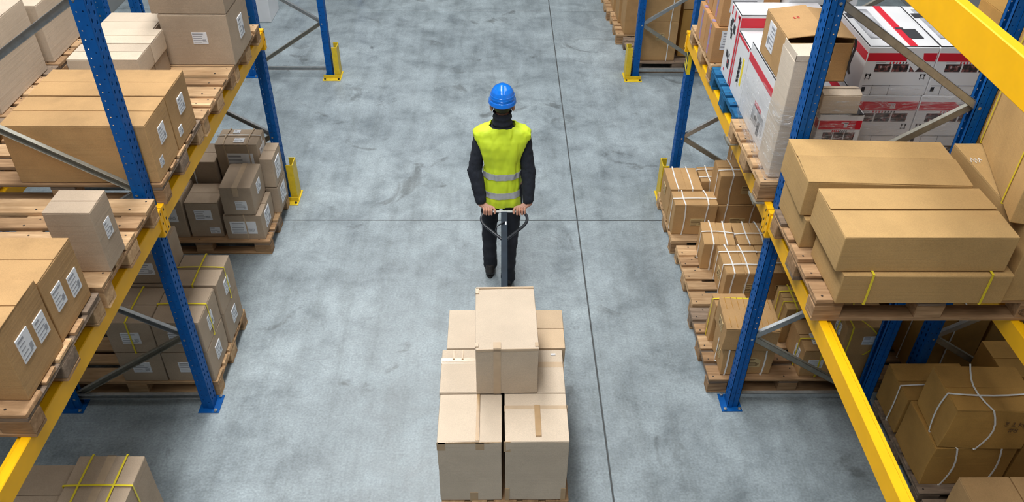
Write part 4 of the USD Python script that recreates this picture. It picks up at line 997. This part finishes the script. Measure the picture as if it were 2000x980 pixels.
# hair: cap on the back of the head below the helmet
hr = (ell(HD + A3(0, -.008, .022), (.079, .095, .108)) - ell(HD + A3(0, .115, -.02), (.2, .105, .15)) - m3.Manifold.cube((1, 1, 1), True).translate((mx, 5.70, 1.565 - .5)))
part(man, 'hair', finish(hr, .008, 4), M['hair'], smooth=True)
# trousers
tr = []
for s in (-1, 1):
    tr += [((mx + s * .045, 5.655, .95), .100, HIP[s] + A3(0, 0, -.04), .092), (HIP[s] + A3(0, 0, -.04), .092, KN[s], .068), (KN[s], .068, AN[s] + A3(0, .0, .10), .058), (AN[s] + A3(0, 0, .10), .058, AN[s] + A3(0, -.004, -.005), .062)]
trm = bones(tr, 22) - m3.Manifold.cube((2, 2, 1), True).translate((0, 5.6, .985 + .5))
trm = finish(trm, .016, 8)
P = trm.vertices
trm.vertices = P + trm.vertex_normals * ((meshkit.fbm(P * A3(14, 14, 20), 3, 2) - .5) * .022)[:, None]
part(man, 'trousers', trm, M['trouser'], smooth=True)
# fleece pullover with snood collar
sv = [((mx - .055, 5.67, 1.0), .088, (mx - .065, 5.68, 1.25), .085), ((mx + .055, 5.67, 1.0), .088, (mx + .065, 5.68, 1.25), .085), ((mx - .055, 5.66, .80), .090, (mx - .055, 5.67, 1.0), .088), ((mx + .055, 5.66, .80), .090, (mx + .055, 5.67, 1.0), .088), ((mx, 5.69, 1.30), .075, (mx, 5.69, 1.38), .065)]
for s in (-1, 1):
    cuff = WR[s] + (EL[s] - WR[s]) * .06
    sv += [((mx + s * .05, 5.69, 1.325), .058, SH[s] + A3(s * .008, 0, -.052), .054), (SH[s] + A3(s * .008, 0, -.052), .056, EL[s], .056), (EL[s], .060, EL[s] * .45 + cuff * .55, .054), (EL[s] * .45 + cuff * .55, .054, cuff, .044)]
    sv += [(SH[s] + A3(0, 0, -.055), .052, (mx + s * .08, 5.69, 1.2), .075)]
svm = bones(sv, 22)
for s in (-1, 1):
    d_ = WR[s] - EL[s]; d_ /= np.linalg.norm(d_)
    b_ = WR[s] + d_ * .02
    svm = svm - m3.Manifold.sphere(.06, 20).translate(tuple(map(float, WR[s] + d_ * .062)))
svm = svm - m3.Manifold.cube((1, 1, .4), True).translate((mx, 5.66, .78 - .2))
svm = finish(svm, .014, 6)
P = svm.vertices
svm.vertices = P + svm.vertex_normals * ((meshkit.fbm(P * A3(16, 16, 26), 3, 9) - .5) * .018)[:, None]
pv = part(man, 'pullover', svm, M['knit'], smooth=True)
def ring_stack(c, rows, n=40, seed=0):
    """closed surface of stacked ellipses: rows of (z, rx, ry, y offset)"""
    V = []
    a = np.linspace(0, 2 * math.pi, n, endpoint=False)
    for z, rx, ry, oy in rows:
        V.append(np.stack([c[0] + rx * np.cos(a), c[1] + oy + ry * np.sin(a), np.full(n, z)], -1))
    V = np.array(V); m = len(rows)
    i, j = np.meshgrid(np.arange(m - 1), np.arange(n), indexing='ij')
    f = np.stack([i * n + j, i * n + (j + 1) % n, (i + 1) * n + (j + 1) % n, (i + 1) * n + j], -1).reshape(-1, 4)
    return trimesh.Trimesh(V.reshape(-1, 3), np.vstack([f[:, [0, 1, 2]], f[:, [0, 2, 3]]]), process=False)
rows = []
for k, z in enumerate(np.linspace(1.405, 1.550, 17)):
    r = np.interp(z, [1.405, 1.44, 1.49, 1.550], [.092, .082, .074, .070]) + .0045 * math.sin(k * 1.25)
    rows.append((z, r, r * 1.02, 0))
rows.append((1.550, .061, .064, 0)); rows.append((1.49, .056, .058, 0))
sn = ring_stack((mx, 5.692), rows, 40)
P = sn.vertices; sn.vertices = P + (meshkit.fbm(P * 30, 2, 3) - .5)[:, None] * A3(.008, .008, .01)
part(man, 'snood', sn, M['knit'], smooth=True)
# hi-vis vest: shell over the torso with cut-out armholes
vz = [.752, .80, .90, 1.0, 1.10, 1.20, 1.28, 1.335, 1.375, 1.405, 1.425, 1.440]
vx = [.160, .156, .150, .149, .153, .172, .204, .224, .228, .198, .146, .100]
vy = [.138, .140, .138, .135, .132, .128, .122, .112, .100, .092, .086, .082]
vo = [-.02, -.018, -.01, -.005, 0, 0, .0, .004, .008, .010, .010, .008]
def vest_ring(zs, grow=0.0, n=120):
    a = np.linspace(0, 2 * math.pi, n, endpoint=False)
    V = []
    for z in zs:
        hx, hy, oy = np.interp(z, vz, vx) + grow, np.interp(z, vz, vy) + grow, np.interp(z, vz, vo)
        e = .72
        X = np.sign(np.cos(a)) * np.abs(np.cos(a)) ** e * hx; Y = np.sign(np.sin(a)) * np.abs(np.sin(a)) ** e * hy
        V.append(np.stack([mx + X, 5.675 + oy + Y, np.full(n, z)], -1))
    V = np.array(V)
    low = np.clip((1.30 - V[..., 2]) / .35, .15, 1)
    ph = meshkit.fbm(V * A3(24, 24, 4.2) + 5.0, 3, 4) - .5
    ph2 = meshkit.fbm(V * A3(5, 5, 14) + 2.0, 2, 8) - .5
    c_ = np.array([mx, 5.675]); rad = V[..., :2] - c_; rad /= np.linalg.norm(rad, axis=-1, keepdims=True)
    amp = (ph * .040 + ph2 * .012)
    V[..., :2] += rad * amp[..., None]
    return V
zs = np.linspace(.752, 1.440, 84)
V = vest_ring(zs); nz, na = V.shape[:2]
i, j = np.meshgrid(np.arange(nz - 1), np.arange(na), indexing='ij')
q = np.stack([i * na + j, i * na + (j + 1) % na, (i + 1) * na + (j + 1) % na, (i + 1) * na + j], -1).reshape(-1, 4)
vm = trimesh.Trimesh(V.reshape(-1, 3), np.vstack([q[:, [0, 1, 2]], q[:, [0, 2, 3]]]), process=False)
# armholes: drop the faces that the sleeve passes through
cen = vm.triangles_center
drop = np.zeros(len(cen), bool)
for s in (-1, 1):
    zc = np.clip((1.335 - cen[:, 2]) / .25, 0, 1)
    edge = np.where(cen[:, 2] > 1.335, 9, np.interp(cen[:, 2], [1.02, 1.06, 1.15, 1.24, 1.335], [9, .143, .143, .163, .208]))
    drop |= (s * (cen[:, 0] - mx) > edge)
vm.update_faces(~drop); vm.remove_unreferenced_vertices()
def thicken(m, t):
    n = m.vertex_normals
    k = len(m.vertices)
    eg = m.edges_sorted; u, c_ = np.unique(eg, axis=0, return_counts=True)
    bset = set(map(tuple, u[c_ == 1]))
    be = np.array([e for e in m.edges if tuple(sorted(e)) in bset])
    f = np.vstack([m.faces, m.faces[:, ::-1] + k] + ([np.stack([be[:, 1], be[:, 0], be[:, 0] + k], -1), np.stack([be[:, 1], be[:, 0] + k, be[:, 1] + k], -1)] if len(be) else []))
    return trimesh.Trimesh(np.vstack([m.vertices + n * t / 2, m.vertices - n * t / 2]), f, process=False)
vp = part(man, 'vest', thicken(vm, .004), M['vest'], smooth=60)
for za, zb in ((.838, .894), (1.008, 1.064)):
    R = vest_ring(np.linspace(za, zb, 9), .0045); nr = R.shape[0]
    i, j = np.meshgrid(np.arange(nr - 1), np.arange(na), indexing='ij')
    q = np.stack([i * na + j, i * na + (j + 1) % na, (i + 1) * na + (j + 1) % na, (i + 1) * na + j], -1).reshape(-1, 4)
    rm_ = trimesh.Trimesh(R.reshape(-1, 3), np.vstack([q[:, [0, 1, 2]], q[:, [0, 2, 3]]]), process=False)
    usdkit.mesh(stage, vp + '/' + numbered(vp, 'reflective_strip'), thicken(rm_, .002), M['reflective'], smooth=60)
# shoes
for s in (-1, 1):
    an = AN[s]
    pitch_ = 0 if s < 0 else -14
    sh = bones([((0, -.045, .055), .043, (0, .03, .06), .045), ((0, .03, .055), .043, (0, .16, .038), .036), ((0, -.04, .06), .042, (0, -.03, .12), .040)], 20) - m3.Manifold.cube((1, 1, .2), True).translate((0, 0, -.1 + .012)) - m3.Manifold.cube((1, 1, .2), True).translate((0, 0, .225))
    sh = finish(sh, .010, 5)
    a = np.linspace(0, 2 * math.pi, 40, endpoint=False)
    out = sg.Polygon([(math.cos(t) * (.043 if math.sin(t) < 0 else .045), .055 + math.sin(t) * .145) for t in a])
    so = trimesh.creation.extrude_polygon(out, .022, engine='earcut')
    T = trimesh.transformations.rotation_matrix(math.radians(pitch_), [1, 0, 0], (0, .16, 0))
    for m_ in (sh, so):
        m_.apply_transform(T); m_.apply_translation((an[0], an[1] - .0, .001))
    sp = part(man, 'shoe', sh, M['leather'], smooth=True)
    usdkit.mesh(stage, sp + '/' + numbered(sp, 'sole'), so, M['sole'])
# helmet
a = np.linspace(0, 2 * math.pi, 72, endpoint=False)
prof = [(1.0, -.034), (1.075, -.036), (1.085, -.030), (1.04, -.004), (1.025, 0), (.985, .004), (.975, .030), (.955, .034), (.93, .055), (.905, .058), (.83, .088), (.79, .094), (.66, .120), (.60, .124), (.42, .141), (.2, .150), (.0, .152)]
V = []
for r, z in prof:
    z *= .74
    fx, fy = .100 * r, .125 * r
    V.append(np.stack([fx * np.cos(a), fy * np.sin(a) + (0 if r < 1.0 else .0), np.full(len(a), z) + (np.where(np.sin(a) > 0, .006 * np.sin(a), -.004 * np.abs(np.sin(a))) if z < 0 else 0)], -1))
V = np.array(V)
for k in (1, 2):
    V[k, :, 1] += np.clip(np.sin(a), 0, 1) ** 3 * .045
ridge = np.exp(-(V[..., 0] / .016) ** 2) * (V[..., 2] > .05) * .003
V[..., 2] += ridge
n = len(a); m_ = len(prof)
i, j = np.meshgrid(np.arange(m_ - 1), np.arange(n), indexing='ij')
q = np.stack([i * n + j, i * n + (j + 1) % n, (i + 1) * n + (j + 1) % n, (i + 1) * n + j], -1).reshape(-1, 4)
hm = trimesh.Trimesh(V.reshape(-1, 3), np.vstack([q[:, [0, 1, 2]], q[:, [0, 2, 3]]]), process=True)
hm = thicken(hm, .0025)
hm.apply_transform(trimesh.transformations.rotation_matrix(math.radians(-3), [1, 0, 0])); hm.apply_translation((mx, 5.705, 1.656))
hp = part(man, 'helmet', hm, M['helmet'], smooth=28)
nape = tube([(mx + .066 * math.cos(t), 5.705 + .088 * math.sin(t), 1.600) for t in np.linspace(math.pi * 1.08, math.pi * 1.92, 18)], .008, 8)
usdkit.mesh(stage, hp + '/' + numbered(hp, 'nape_strap'), nape, M['hair'])

# small print and nail heads, too small to pick apart, stay joined
for prim in stage.Traverse():
    if re.sub(r'_\d{3}$', '', prim.GetName()) in ('nails', 'print', 'pictogram', 'swatch', 'lettering', 'band_lettering', 'crease', 'red_marks', 'eyes', 'lid_seam', 'handwriting'):
        prim.SetCustomDataByKey('kind', 'stuff')
